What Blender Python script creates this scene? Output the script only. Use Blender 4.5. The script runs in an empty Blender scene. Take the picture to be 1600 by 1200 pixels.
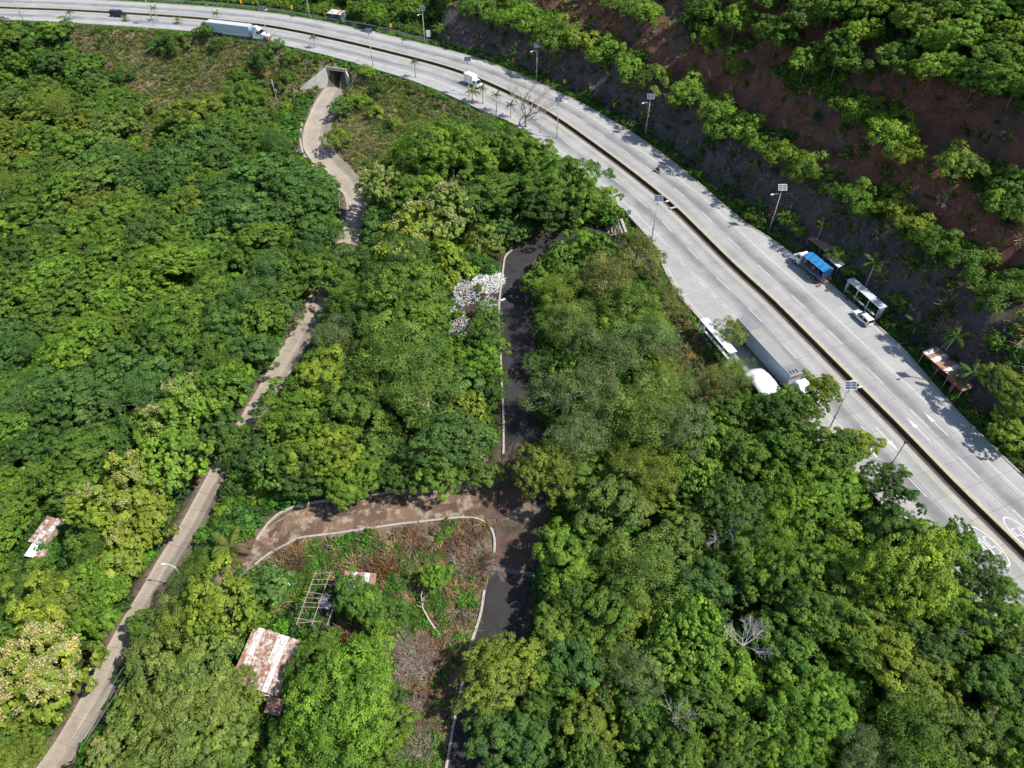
import bpy, math, random
import numpy as np
from mathutils import Vector, Matrix
random.seed(7); RNG = np.random.default_rng(7)
R = math.radians
C = bpy.context.scene.collection

# ------------------------------------------------------------------ camera, sky, sun, exposure
FPX, PITCH, HC = 1110.0, R(46.5), 88.0
cam_d = bpy.data.cameras.new('camera'); cam = bpy.data.objects.new('camera', cam_d); C.objects.link(cam)
cam_d.sensor_width = 36.0; cam_d.lens = FPX / 1600 * 36; cam_d.clip_end = 3000; cam_d.clip_start = 0.5
cam.location = (0, 0, HC); cam.rotation_euler = (R(90) - PITCH, 0, 0)
scn = bpy.context.scene; scn.camera = cam
SUN = Vector((0.556, -0.191, 0.809)).normalized()
wd = bpy.data.worlds.new("World"); scn.world = wd; wd.use_nodes = True
wn = wd.node_tree
sky = wn.nodes.new('ShaderNodeTexSky'); sky.sky_type = 'NISHITA'; sky.sun_disc = False
sky.sun_elevation = math.asin(SUN.z); sky.sun_rotation = math.atan2(SUN.x, SUN.y)
sky.altitude = 400
wn.links.new(sky.outputs[0], wn.nodes['Background'].inputs[0]); wn.nodes['Background'].inputs[1].default_value = 0.135
sl = bpy.data.lights.new('sun', 'SUN'); sl.energy = 4.6; sl.angle = R(0.5); sl.color = (1.0, 0.955, 0.88)
so = bpy.data.objects.new('sun', sl); C.objects.link(so); so.rotation_euler = SUN.to_track_quat('Z', 'Y').to_euler()
scn.view_settings.view_transform = 'Standard'; scn.view_settings.look = 'None'
scn.view_settings.gamma = 1.0; scn.view_settings.use_curve_mapping = False
scn.view_settings.exposure = 0.34
scn.render.engine = 'CYCLES'
cy = scn.cycles
cy.max_bounces = 5; cy.diffuse_bounces = 3; cy.glossy_bounces = 2; cy.transmission_bounces = 3; cy.transparent_max_bounces = 4
cy.caustics_reflective = False; cy.caustics_refractive = False; cy.use_denoising = True

# ------------------------------------------------------------------ picture <-> place
sP, cP = math.sin(PITCH), math.cos(PITCH)
def ray(u, v):
    x = (u - 800) / FPX; y = (600 - v) / FPX
    return np.array([x, cP + y * sP, -sP + y * cP])
def W(u, v, z=0.0):
    d = ray(u, v); t = (HC - z) / -d[2]
    return np.array([d[0] * t, d[1] * t, z])
def PX(p):
    p = np.asarray(p, float); x = p[..., 0]; y = p[..., 1]; z = p[..., 2] - HC
    dep = y * cP - z * sP; up = y * sP + z * cP
    return 800 + FPX * x / dep, 600 - FPX * up / dep, dep
def sstep(a, b, x):
    t = np.clip((x - a) / (b - a), 0, 1); return t * t * (3 - 2 * t)

def inpoly(u, v, poly):
    u = np.asarray(u); v = np.asarray(v); r = np.zeros(u.shape, bool); n = len(poly)
    for i in range(n):
        x1, y1 = poly[i]; x2, y2 = poly[(i + 1) % n]
        c = (y1 > v) != (y2 > v)
        with np.errstate(divide='ignore', invalid='ignore'): xx = (x2 - x1) * (v - y1) / (y2 - y1 + 1e-12) + x1
        r ^= c & (u < xx)
    return r
# ------------------------------------------------------------------ scene helpers
def tagp(o, label=None, cat=None, group=None, kind=None):
    if label: o['label'] = label
    if cat: o['category'] = cat
    if group: o['group'] = group
    if kind: o['kind'] = kind
    return o
def thing(name, label, cat, loc=(0, 0, 0), rz=0.0, group=None, rot=None):
    o = bpy.data.objects.new(name, None); C.objects.link(o); o.location = loc
    o.rotation_euler = rot or (0, 0, rz); o.empty_display_size = 0.3
    return tagp(o, label, cat, group)
class MB:
    def __init__(s): s.v = []; s.f = []
    def add(s, vs, fs):
        n = len(s.v); s.v += [tuple(map(float, p)) for p in vs]; s.f += [tuple(i + n for i in f) for f in fs]; return s
    def box(s, c, d, rz=0.0, rx=0.0, ry=0.0, taper=1.0):
        m = Matrix.Rotation(rz, 3, 'Z') @ Matrix.Rotation(ry, 3, 'Y') @ Matrix.Rotation(rx, 3, 'X')
        vs = []
        for z in (-.5, .5):
            k = taper if z > 0 else 1
            for x, y in ((-.5, -.5), (.5, -.5), (.5, .5), (-.5, .5)):
                vs.append(m @ Vector((x * d[0] * k, y * d[1] * k, z * d[2])) + Vector(c))
        return s.add(vs, [(3, 2, 1, 0), (4, 5, 6, 7), (0, 1, 5, 4), (1, 2, 6, 5), (2, 3, 7, 6), (3, 0, 4, 7)])
    def tube(s, pts, rs, n=6, cap=True):
        pts = [Vector(p) for p in pts]; vs = []; fs = []
        if not hasattr(rs, '__len__'): rs = [rs] * len(pts)
        for i, p in enumerate(pts):
            t = (pts[min(i + 1, len(pts) - 1)] - pts[max(i - 1, 0)]).normalized()
            a = t.orthogonal().normalized() if i == 0 else (a - t * a.dot(t)).normalized()
            b = t.cross(a)
            for k in range(n):
                q = 2 * math.pi * k / n; vs.append(p + (a * math.cos(q) + b * math.sin(q)) * rs[i])
        for i in range(len(pts) - 1):
            for k in range(n):
                k2 = (k + 1) % n; fs.append((i * n + k, i * n + k2, (i + 1) * n + k2, (i + 1) * n + k))
        if cap: fs += [tuple(range(n))[::-1], tuple((len(pts) - 1) * n + k for k in range(n))]
        return s.add(vs, fs)
    def cyl(s, c, r, h, axis='Z', n=14):
        a = {'X': Vector((1, 0, 0)), 'Y': Vector((0, 1, 0)), 'Z': Vector((0, 0, 1))}[axis]
        c = Vector(c); return s.tube([c - a * h / 2, c + a * h / 2], r, n)
    def prism(s, prof, y0, y1, inset=None):
        # prof: closed (x, z) outline extruded along y; inset: how much the far ends pull in per vertex
        n = len(prof); vs = []
        for sy, yy in ((0, y0), (1, y1)):
            for i, (x, z) in enumerate(prof):
                k = inset[i] if inset else 0
                vs.append((x, yy + (k if sy == 0 else -k), z))
        fs = [tuple(range(n)), tuple(range(2 * n - 1, n - 1, -1))]
        for i in range(n):
            j = (i + 1) % n; fs.append((i, i + n, j + n, j))
        return s.add(vs, fs)
    def build(s, name, mat, parent=None, smooth=False, bevel=0.0, mesh_only=False):
        me = bpy.data.meshes.new(name); me.from_pydata(s.v, [], s.f)
        if mat: me.materials.append(mat)
        me.validate()
        import bmesh
        bm = bmesh.new(); bm.from_mesh(me); bmesh.ops.recalc_face_normals(bm, faces=bm.faces)
        if bevel:
            try: bmesh.ops.bevel(bm, geom=[e for e in bm.edges if e.is_manifold and e.calc_face_angle(0) > 0.5], offset=bevel, segments=2, affect='EDGES')
            except Exception: pass
        bm.to_mesh(me); bm.free()
        if smooth: me.polygons.foreach_set('use_smooth', [True] * len(me.polygons))
        if mesh_only: return me
        o = bpy.data.objects.new(name, me); C.objects.link(o)
        if parent: o.parent = parent
        return o
def inst(name, me, parent=None, loc=(0, 0, 0), rot=(0, 0, 0), sc=(1, 1, 1)):
    o = bpy.data.objects.new(name, me); C.objects.link(o); o.location = loc; o.rotation_euler = rot; o.scale = sc
    if parent: o.parent = parent
    return o
def copy_tree(o, parent=None):
    c = o.copy(); C.objects.link(c); c.parent = parent
    for ch in list(o.children): copy_tree(ch, c)
    return c
def npmesh(name, V, F4, mat=None, fattr=None, smooth=False):
    me = bpy.data.meshes.new(name)
    V = np.asarray(V, np.float32); F4 = np.asarray(F4, np.int32); n, k = F4.shape
    me.vertices.add(len(V)); me.vertices.foreach_set('co', V.ravel())
    me.loops.add(n * k); me.loops.foreach_set('vertex_index', F4.ravel())
    me.polygons.add(n); me.polygons.foreach_set('loop_start', np.arange(0, n * k, k, dtype=np.int32))
    if smooth: me.polygons.foreach_set('use_smooth', np.ones(n, bool))
    if fattr is not None:
        for nm, a in fattr.items():
            at = me.attributes.new(nm, 'FLOAT', 'FACE'); at.data.foreach_set('value', np.asarray(a, np.float32))
    me.update(calc_edges=True)
    if mat: me.materials.append(mat)
    return me

# ------------------------------------------------------------------ materials
def newmat(name):
    m = bpy.data.materials.new(name); m.use_nodes = True; nt = m.node_tree
    return m, nt, nt.nodes['Principled BSDF'], nt.nodes['Material Output']
def N(nt, t, **kw):
    n = nt.nodes.new(t)
    for k, v in kw.items():
        if k in n.inputs.keys(): n.inputs[k].default_value = v
        else: setattr(n, k, v)
    return n
def mixc(nt, fac, a, b, mode='MIX'):
    n = nt.nodes.new('ShaderNodeMix'); n.data_type = 'RGBA'; n.blend_type = mode
    for idx, val in ((0, fac), (6, a), (7, b)):
        if hasattr(val, 'is_linked') or hasattr(val, 'links'): nt.links.new(val, n.inputs[idx])
        elif idx == 0: n.inputs[0].default_value = val
        else: n.inputs[idx].default_value = (*val, 1) if len(val) == 3 else val
    return n.outputs[2]
def ramp(nt, src, stops):
    n = nt.nodes.new('ShaderNodeValToRGB'); el = n.color_ramp.elements
    while len(el) < len(stops): el.new(0.5)
    for e, (p, c) in zip(el, stops):
        e.position = p; e.color = (c, c, c, 1) if not hasattr(c, '__len__') else (*c, 1)
    nt.links.new(src, n.inputs[0]); return n.outputs[0]
def noise(nt, scale, detail=4, rough=0.55, vec=None, obj=False):
    n = nt.nodes.new('ShaderNodeTexNoise'); n.inputs['Scale'].default_value = scale
    n.inputs['Detail'].default_value = detail; n.inputs['Roughness'].default_value = rough
    if vec is None:
        if obj: tc = nt.nodes.new('ShaderNodeTexCoord'); vec = tc.outputs['Object']
        else: g = nt.nodes.new('ShaderNodeNewGeometry'); vec = g.outputs['Position']
    nt.links.new(vec, n.inputs['Vector']); return n.outputs['Fac']
def plain(name, col, rough=0.6, metal=0.0, var=0.15, scale=1.5, dirt=None, dirt_amt=0.4, bump=0.0, obj=True, dlo=0.45, dhi=0.7):
    m, nt, p, out = newmat(name)
    f = noise(nt, scale, 5, 0.6, obj=obj); v = ramp(nt, f, [(0.25, 1 - var), (0.75, 1 + var)])
    c = mixc(nt, 1.0, col, v, 'MULTIPLY')
    if dirt:
        f2 = noise(nt, scale * 2.3, 6, 0.7, obj=obj); d = ramp(nt, f2, [(dlo, 0.0), (dhi, dirt_amt)])
        c = mixc(nt, d, c, dirt)
    nt.links.new(c, p.inputs['Base Color']); p.inputs['Roughness'].default_value = rough; p.inputs['Metallic'].default_value = metal
    if bump:
        b = nt.nodes.new('ShaderNodeBump'); b.inputs['Strength'].default_value = bump; b.inputs['Distance'].default_value = 0.1
        nt.links.new(noise(nt, scale * 5, 6, 0.7, obj=obj), b.inputs['Height']); nt.links.new(b.outputs[0], p.inputs['Normal'])
    return m
def leafmat(name, base=None, trans=0.36, spread=0.45, rnd=0.0, fine=True):
    m, nt, p, out = newmat(name); nt.nodes.remove(p)
    oi = nt.nodes.new('ShaderNodeObjectInfo'); at = nt.nodes.new('ShaderNodeAttribute'); at.attribute_name = 'tone'
    col = oi.outputs['Color'] if base is None else None
    if base is None:
        c = mixc(nt, 1.0, col, ramp(nt, at.outputs['Fac'], [(0.0, 1 - spread), (0.55, 1.0), (1.0, 1 + spread * 1.25)]), 'MULTIPLY')
    else:
        c = mixc(nt, 1.0, base, ramp(nt, at.outputs['Fac'], [(0.0, 1 - spread), (0.55, 1.0), (1.0, 1 + spread * 1.25)]), 'MULTIPLY')
    # yellower and bluer leaves
    hs = nt.nodes.new('ShaderNodeHueSaturation')
    mp = nt.nodes.new('ShaderNodeMapRange'); nt.links.new(at.outputs['Fac'], mp.inputs[0]); mp.inputs[3].default_value = 0.512; mp.inputs[4].default_value = 0.482
    nt.links.new(mp.outputs[0], hs.inputs['Hue']); nt.links.new(c, hs.inputs['Color']); c = hs.outputs[0]
    if rnd:
        rr = ramp(nt, oi.outputs['Random'], [(0.0, (1 - rnd, 1 - rnd * .8, 1.1)), (0.5, (1, 1, 1)), (1.0, (1 + rnd * 1.5, 1 + rnd, 0.8))])
        c = mixc(nt, 1.0, c, rr, 'MULTIPLY')
    ns = noise(nt, 0.35, 3, 0.6); c = mixc(nt, 1.0, c, ramp(nt, ns, [(0.3, (0.82, 0.86, 1.0)), (0.7, (1.2, 1.12, 0.95))]), 'MULTIPLY')
    d = nt.nodes.new('ShaderNodeBsdfDiffuse'); t = nt.nodes.new('ShaderNodeBsdfTranslucent'); g = nt.nodes.new('ShaderNodeBsdfGlossy')
    g.inputs['Roughness'].default_value = 0.6; g.inputs['Color'].default_value = (0.9, 1, 0.85, 1)
    nt.links.new(c, d.inputs[0]); tc = mixc(nt, 1.0, c, (1.25, 1.2, 0.5), 'MULTIPLY'); nt.links.new(tc, t.inputs[0])
    a = nt.nodes.new('ShaderNodeMixShader'); a.inputs[0].default_value = trans
    nt.links.new(d.outputs[0], a.inputs[1]); nt.links.new(t.outputs[0], a.inputs[2])
    b = nt.nodes.new('ShaderNodeMixShader'); b.inputs[0].default_value = 0.02
    nt.links.new(a.outputs[0], b.inputs[1]); nt.links.new(g.outputs[0], b.inputs[2]); nt.links.new(b.outputs[0], out.inputs[0])
    return m
M_LEAF = leafmat('leaf_tree')
M_LEAFR = leafmat('leaf_random', rnd=0.35)
M_DRY = leafmat('dry_leaf', trans=0.1, spread=0.5, rnd=0.15)
M_FLOWER = leafmat('cream_blossom', base=(0.52, 0.45, 0.22), trans=0.2, spread=0.3)
M_BARK = plain('bark', (0.16, 0.12, 0.09), 0.9, var=0.35, scale=1.2, bump=0.4)
M_PALEBARK = plain('pale_bark', (0.42, 0.36, 0.29), 0.85, var=0.25, scale=0.8)
M_DEAD = plain('dead_wood', (0.36, 0.31, 0.27), 0.9, var=0.3, scale=0.6)
M_WHITE = plain('white_paint', (0.78, 0.78, 0.76), 0.35, var=0.05, dirt=(0.45, 0.42, 0.38), dirt_amt=0.25)
M_DARKPAINT = plain('dark_paint', (0.012, 0.016, 0.03), 0.25, var=0.1)
M_GLASS = plain('dark_glass', (0.012, 0.014, 0.017), 0.08, var=0.05)
M_RUBBER = plain('rubber', (0.02, 0.02, 0.02), 0.9)
M_STEEL = plain('galvanised_steel', (0.42, 0.45, 0.46), 0.45, 0.5, var=0.12)
M_POLE = plain('pole_paint', (0.50, 0.50, 0.40), 0.5, var=0.12)
M_PANEL = plain('solar_cells', (0.045, 0.055, 0.085), 0.22, var=0.15, scale=3)
M_CONC = plain('pale_concrete', (0.44, 0.41, 0.36), 0.9, var=0.18, scale=0.7, dirt=(0.2, 0.17, 0.13), dirt_amt=0.6, bump=0.15, obj=False)
M_KERB = plain('kerb_concrete', (0.42, 0.38, 0.33), 0.9, var=0.2, scale=0.8, dirt=(0.16, 0.13, 0.10), dirt_amt=0.7, obj=False)
M_YKERB = plain('worn_yellow_kerb', (0.47, 0.39, 0.23), 0.85, var=0.2, scale=0.6, dirt=(0.25, 0.21, 0.16), dirt_amt=0.7, obj=False)
M_MARKW = plain('white_marking', (0.62, 0.62, 0.60), 0.8, var=0.12, scale=0.7, dirt=(0.42, 0.41, 0.39), dirt_amt=0.7, obj=False)
M_MARKY = plain('yellow_marking', (0.60, 0.44, 0.20), 0.8, var=0.12, scale=0.7, dirt=(0.42, 0.38, 0.3), dirt_amt=0.8, obj=False)
M_CHEV = plain('sign_yellow', (0.80, 0.42, 0.02), 0.5)
M_BLACK = plain('matt_black', (0.02, 0.02, 0.02), 0.8)
M_BLUE = plain('blue_tarp', (0.02, 0.17, 0.42), 0.45, var=0.3, scale=1.4, dirt=(0.03, 0.3, 0.55), dirt_amt=0.6)
M_NAVY = plain('navy_tarp', (0.015, 0.04, 0.14), 0.5, var=0.3, scale=2, dirt=(0.06, 0.2, 0.3), dirt_amt=0.5)
M_SACK = plain('sacks', (0.30, 0.28, 0.30), 0.9, var=0.4, scale=2.5)
M_CLEAN = plain('clean_pale_metal', (0.60, 0.63, 0.66), 0.4, 0.1, var=0.06, scale=0.6, dirt=(0.42, 0.43, 0.43), dirt_amt=0.4)
M_RUST = plain('rusty_sheet', (0.62, 0.56, 0.50), 0.6, 0.05, var=0.2, scale=0.7, dirt=(0.23, 0.095, 0.052), dirt_amt=1.0, obj=False, dlo=.38, dhi=.56)
M_RUST2 = plain('very_rusty_sheet', (0.36, 0.21, 0.15), 0.75, 0.05, var=0.3, scale=0.9, dirt=(0.20, 0.08, 0.05), dirt_amt=1.0, obj=False)
M_TIN = plain('pale_tin_sheet', (0.60, 0.62, 0.64), 0.45, 0.1, var=0.12, scale=0.8, dirt=(0.34, 0.2, 0.14), dirt_amt=0.9, obj=False, dlo=.46, dhi=.60)
M_WOOD = plain('old_timber', (0.33, 0.27, 0.21), 0.9, var=0.3, scale=1.5)
M_TARPB = plain('black_plastic', (0.025, 0.028, 0.035), 0.3, var=0.4, scale=2, bump=0.8)
M_ROCK = plain('rubble_stone', (0.34, 0.30, 0.25), 0.9, var=0.35, scale=1.1, bump=0.4, obj=False)
M_BROWN = plain('brown_wood', (0.15, 0.075, 0.04), 0.8, var=0.3)
M_ROOFGREY = plain('trailer_roof', (0.31, 0.30, 0.275), 0.6, var=0.12, scale=0.5, dirt=(0.28, 0.27, 0.25), dirt_amt=0.5)
M_ROOFDK = plain('trailer_roof_dark', (0.22, 0.225, 0.24), 0.6, var=0.15, scale=0.7)
M_SIDE = plain('trailer_side', (0.42, 0.50, 0.58), 0.45, var=0.06, dirt=(0.3, 0.32, 0.34), dirt_amt=0.4)
M_RED = plain('red_paint', (0.35, 0.03, 0.03), 0.4)
M_SKIN = plain('skin', (0.25, 0.13, 0.08), 0.6)
M_CLOTH = plain('dark_cloth', (0.03, 0.03, 0.04), 0.9)
M_TILE = plain('green_grey_plastic', (0.25, 0.34, 0.36), 0.5)

def slabmat(name, col, joint=False, streak=True, vlo=0.9, vhi=1.1, stain=(0.25, 0.24, 0.23), stain_amt=0.35, slo=.5, shi=.75):
    m, nt, p, out = newmat(name)
    oi = nt.nodes.new('ShaderNodeObjectInfo')
    r = ramp(nt, oi.outputs['Random'], [(0.0, vlo), (0.5, 1.0), (1.0, vhi)])
    c = mixc(nt, 1.0, col, r, 'MULTIPLY')
    c = mixc(nt, 1.0, c, ramp(nt, noise(nt, 0.22, 6, 0.65), [(0.3, 0.88), (0.7, 1.1)]), 'MULTIPLY')
    c = mixc(nt, 1.0, c, ramp(nt, noise(nt, 2.2, 6, 0.75), [(0.3, 0.90), (0.7, 1.08)]), 'MULTIPLY')
    at = nt.nodes.new('ShaderNodeAttribute'); at.attribute_name = 'wear'   # tyre-polished wheel tracks, a face attribute
    c = mixc(nt, ramp(nt, noise(nt, 0.6, 7, 0.7), [(slo, 0.0), (shi, stain_amt)]), c, stain)
    wmul = nt.nodes.new('ShaderNodeMath'); wmul.operation = 'MULTIPLY'; nt.links.new(at.outputs['Fac'], wmul.inputs[0]); nt.links.new(ramp(nt, noise(nt, 0.09, 4, 0.6), [(0.3, 0.5), (0.7, 1.5)]), wmul.inputs[1])
    c = mixc(nt, wmul.outputs[0], c, mixc(nt, 1.0, c, (0.52, 0.53, 0.55), 'MULTIPLY'))
    nt.links.new(c, p.inputs['Base Color']); p.inputs['Roughness'].default_value = 0.85
    return m
M_CROCK = plain('dark_cut_rock', (0.085, 0.075, 0.070), 0.95, var=0.4, scale=0.8, bump=0.5, obj=False)
M_RROCK = plain('red_cut_rock', (0.15, 0.075, 0.05), 0.95, var=0.4, scale=0.8, obj=False)
M_CBASE = plain('muddy_concrete', (0.13, 0.08, 0.055), 0.95, var=0.4, scale=0.5, dirt=(0.05, 0.038, 0.03), dirt_amt=0.6, obj=False)
M_DWALL = plain('drain_wall_shade', (0.085, 0.068, 0.05), 0.95, var=0.4, scale=0.8, obj=False)  # drain wall concrete coloured dark to deepen the shade inside the channel
M_SLAB = slabmat('highway_slab', (0.385, 0.38, 0.365), vlo=.95, vhi=1.05)
M_SLABL = slabmat('lane_slab', (0.42, 0.355, 0.28), vlo=0.94, vhi=1.06, stain=(0.24, 0.18, 0.13), stain_amt=0.5)
M_SLABC = slabmat('stained_slab', (0.155, 0.098, 0.064), vlo=0.65, vhi=1.45, stain=(0.44, 0.355, 0.26), stain_amt=0.75, slo=.50, shi=.62)
M_JOINT = plain('joint_filler', (0.12, 0.112, 0.10), 0.95, obj=False)
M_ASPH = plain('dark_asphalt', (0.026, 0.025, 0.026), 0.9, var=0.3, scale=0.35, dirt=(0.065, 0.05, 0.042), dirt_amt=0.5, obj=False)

def groundmat():
    m, nt, p, out = newmat('soil_and_litter')
    at = nt.nodes.new('ShaderNodeVertexColor'); at.layer_name = 'soil'
    c = mixc(nt, 1.0, at.outputs[0], ramp(nt, noise(nt, 0.25, 6, 0.7), [(0.3, 0.6), (0.7, 1.35)]), 'MULTIPLY')
    c = mixc(nt, 1.0, c, ramp(nt, noise(nt, 1.6, 8, 0.75), [(0.3, 0.5), (0.7, 1.5)]), 'MULTIPLY')
    nt.links.new(c, p.inputs['Base Color']); p.inputs['Roughness'].default_value = 0.95
    b = nt.nodes.new('ShaderNodeBump'); b.inputs['Strength'].default_value = 1.0; b.inputs['Distance'].default_value = 0.9
    nt.links.new(noise(nt, 0.9, 8, 0.72), b.inputs['Height']); nt.links.new(b.outputs[0], p.inputs['Normal'])
    return m
M_GROUND = groundmat()

# ------------------------------------------------------------------ highway centre line (traced on the level road plane)
med = [(0,12),(100,15.5),(200,21),(275,26),(320,29.5),(415,40),(475,51),(550,67.5),(625,86),(687,102),(730,116),(800,147.5),(837.5,166),(875,189),(925,225),(975,262),(1020,297.5),(1050,322),(1100,372),(1150,422),(1200,466),(1250,517),(1295,562),(1332,600),(1400,667),(1450,720),(1500,772),(1550,820),(1600,869)]
class Path:
    def __init__(s, P, step=1.0, smooth=4.0):
        P = np.array(P, float); S = np.r_[0, np.cumsum(np.hypot(*np.diff(P[:, :2], axis=0).T))]
        n = int(S[-1] / step) + 1; q = np.linspace(0, S[-1], n)
        Q = np.stack([np.interp(q, S, P[:, k]) for k in range(P.shape[1])], 1)
        if smooth:
            w = int(smooth * 2 / step) | 1; ker = np.hanning(w + 2)[1:-1]; ker /= ker.sum()
            for k in range(Q.shape[1]):
                a = Q[:, k]; pre = 2 * a[0] - a[1:w][::-1]; post = 2 * a[-1] - a[-w:-1][::-1]
                Q[:, k] = np.convolve(np.r_[pre, a, post], ker, 'same')[len(pre):len(pre) + n]
        s.P = Q; s.S = np.r_[0, np.cumsum(np.hypot(*np.diff(Q[:, :2], axis=0).T))]; s.L = s.S[-1]
        T = np.gradient(Q[:, :2], axis=0); s.T = T / np.hypot(*T.T)[:, None]
    def at(s, q, off=0.0, dz=0.0):
        x, y, z = (np.interp(q, s.S, s.P[:, k]) for k in range(3)); tx, ty = (np.interp(q, s.S, s.T[:, k]) for k in range(2))
        l = math.hypot(tx, ty); tx /= l; ty /= l
        return Vector((x - ty * off, y + tx * off, z + dz))
    def head(s, q):
        tx, ty = (np.interp(q, s.S, s.T[:, k]) for k in range(2)); return math.atan2(ty, tx)
    def near(s, X, Y):
        X = np.asarray(X, float).ravel(); Y = np.asarray(Y, float).ravel(); best = np.full(X.shape, 1e9); bs = np.zeros_like(best); sg = np.zeros_like(best)
        for i in range(0, len(s.P) - 1, 1):
            ax, ay = s.P[i, :2]; dx, dy = s.P[i + 1, :2] - s.P[i, :2]; L2 = dx * dx + dy * dy
            t = np.clip(((X - ax) * dx + (Y - ay) * dy) / L2, 0, 1); ex = X - ax - t * dx; ey = Y - ay - t * dy
            d = ex * ex + ey * ey; m = d < best
            best[m] = d[m]; bs[m] = (s.S[i] + t * math.sqrt(L2))[m]; sg[m] = np.sign(dx * ey - dy * ex)[m]
        return np.sqrt(best), bs, sg
EXT = 90.0
Pm = [W(*p) for p in med]
d0 = Pm[0] - Pm[2]; d0 /= np.hypot(d0[0], d0[1]); a0 = math.atan2(d0[1], d0[0]) ; 
d1 = Pm[-1] - Pm[-5]; d1 /= np.hypot(d1[0], d1[1])
HW = Path([Pm[0] + d0 * EXT] + Pm + [Pm[-1] + d1 * 70], 1.0, 9)
S0 = EXT
wo_t = np.array([(0, 10.4), (40, 10.4), (200, 10.5), (218, 11.4), (231, 12.2), (244, 11.8), (262, 10.8), (271, 11.2), (279, 13.0), (290, 13.9), (315, 14.1), (330, 11.6), (345, 11.2), (500, 11.2)])
wi_t = np.array([(0, 10.2), (130, 10.9), (160, 12.2), (170, 12.8), (194, 12.3), (206, 10.9), (254, 10.3), (272, 10.8), (279, 13.2), (288, 15.1), (318, 15.2), (334, 12.0), (500, 11.5)])
def wo(s): return np.interp(np.asarray(s) - S0, wo_t[:, 0], wo_t[:, 1])
def wi(s): return np.interp(np.asarray(s) - S0, wi_t[:, 0], wi_t[:, 1])

# ------------------------------------------------------------------ minor roads: pixel, height, half width
lane_px = [(540,112,-7,3.0),(529,132,-7,3.0),(520,142,-7,3.2),(508,165,-7.2,3.6),(496,200,-7.7,3.9),(494,225,-8.1,3.9),(506,247,-8.5,3.7),(530,268,-8.9,3.4),(550,290,-9.4,3.0),(558,315,-9.9,2.6),(556,345,-10.3,2.4),(545,375,-10.7,2.3),(530,405,-11.1,2.3),(512,437,-11.5,2.4),(495,478,-12,2.5),(467,530,-12.5,2.5),(435,585,-13.1,2.5),(403,640,-13.7,2.4),(370,690,-14.3,2.1),(340,738,-14.8,1.6),(318,780,-15.3,1.6),(292,830,-15.8,1.65),(262,875,-16.3,1.7),(235,925,-16.9,1.7),(205,970,-17.4,1.5),(180,1015,-17.9,1.5),(168,1050,-18.2,1.9),(140,1105,-18.7,2.0),(108,1160,-19.2,1.9),(78,1205,-19.6,2.1),(30,1270,-20.2,2.1)]
black_px = [(1045,412,-0.1,3),(1012,395,-0.8,3),(970,378,-1.8,3),(920,371,-2.5,3),(870,374,-3,3),(832,384,-3.4,3),(811,402,-3.7,2.9),(806,440,-4.2,2.9),(806,500,-5,2.75),(808,560,-5.8,2.8),(811,640,-6.9,2.95),(814,700,-7.8,3.2),(816,760,-8.7,3.7),(812,830,-9.7,3.9),(801,890,-10.5,3.3),(789,945,-11.2,3.0),(775,1000,-11.8,2.9),(758,1070,-12.6,3.1),(738,1150,-13.4,3.0),(724,1210,-14,3.0),(700,1300,-15,3)]
conn_px = [(812,770,-8.9,4.2),(760,780,-9.5,3.9),(700,787,-10.1,3.2),(640,792,-10.8,3.2),(570,801,-11.6,3.2),(510,810,-12.3,3.2),(462,820,-12.9,3.0),(425,838,-13.5,2.8),(398,863,-14.1,2.5),(375,900,-14.7,2.3),(340,925,-15.5,2),(280,930,-16.2,2)]
def mkpath(L): return Path([np.r_[W(u, v, z), w] for u, v, z, w in L], 1.0, 3)
LANE, BLACK, CONN = mkpath(lane_px), mkpath(black_px), mkpath(conn_px)
def hwid(p, q): return float(np.interp(q, p.S, p.P[:, 3]))
TUN = W(530, 137, -7); TUNA = HW.head(S0 + 137) + R(13)      # mouth of the underpass and the direction of the highway over it
tn = np.array([-math.sin(TUNA), math.cos(TUNA)])      # into the tunnel
tx_ = np.array([math.cos(TUNA), math.sin(TUNA)])

# ------------------------------------------------------------------ terrain
ctl = [(400,130,-8),(300,130,-9.5),(200,120,-9),(100,100,-9),(0,90,-8),(440,190,-8),(470,130,-7),(600,200,-6.5),(680,185,-3.5),(580,170,-6),(620,150,-4),(560,150,-5.5),(700,240,-5),
 (750,300,-4),(880,300,-2.5),(650,300,-7.5),(640,400,-8.5),(720,470,-6),(600,550,-9.5),(700,650,-8.2),(500,620,-11.8),(600,740,-10.8),(450,740,-13.8),(400,800,-14.5),
 (400,350,-13),(300,300,-16),(150,300,-18),(0,300,-19),(0,500,-23),(200,500,-20),(350,480,-16),(250,600,-18.5),(100,700,-22),(0,850,-25),(150,850,-20),(70,840,-22),(0,1050,-23),(50,1180,-21),(-300,300,-24),(-300,800,-30),(-350,1250,-30),(-150,100,-13),
 (300,960,-16.5),(420,1010,-15.5),(350,1150,-16.5),(560,900,-12.2),(600,1000,-12.4),(520,1180,-14.4),(650,1150,-13.6),(300,1300,-18),
 (900,1000,-10.5),(1000,800,-7.5),(1000,1150,-11),(1100,1000,-8.5),(1200,800,-4.5),(1300,1000,-6),(1250,1150,-7.5),(1500,1150,-4),(1400,900,-2.8),(1600,1200,-2.5),(1000,600,-4.5),(900,500,-4.8),(1100,640,-2.6),(1000,450,-2.2),(900,420,-3.4),(1750,1200,-1.5),(900,1350,-13),(1300,1350,-9)]
cp = [W(*c) for c in ctl]
for p in (LANE, BLACK, CONN):
    for i in range(0, len(p.P), 7):
        if p is LANE and i < 8: continue
        cp.append(p.P[i, :3])
for q in np.arange(4, HW.L, 14): cp.append(np.array([*HW.at(q, -float(wi(q)) - 2.5)[:2], -0.9]))
cp = np.array(cp)
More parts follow.
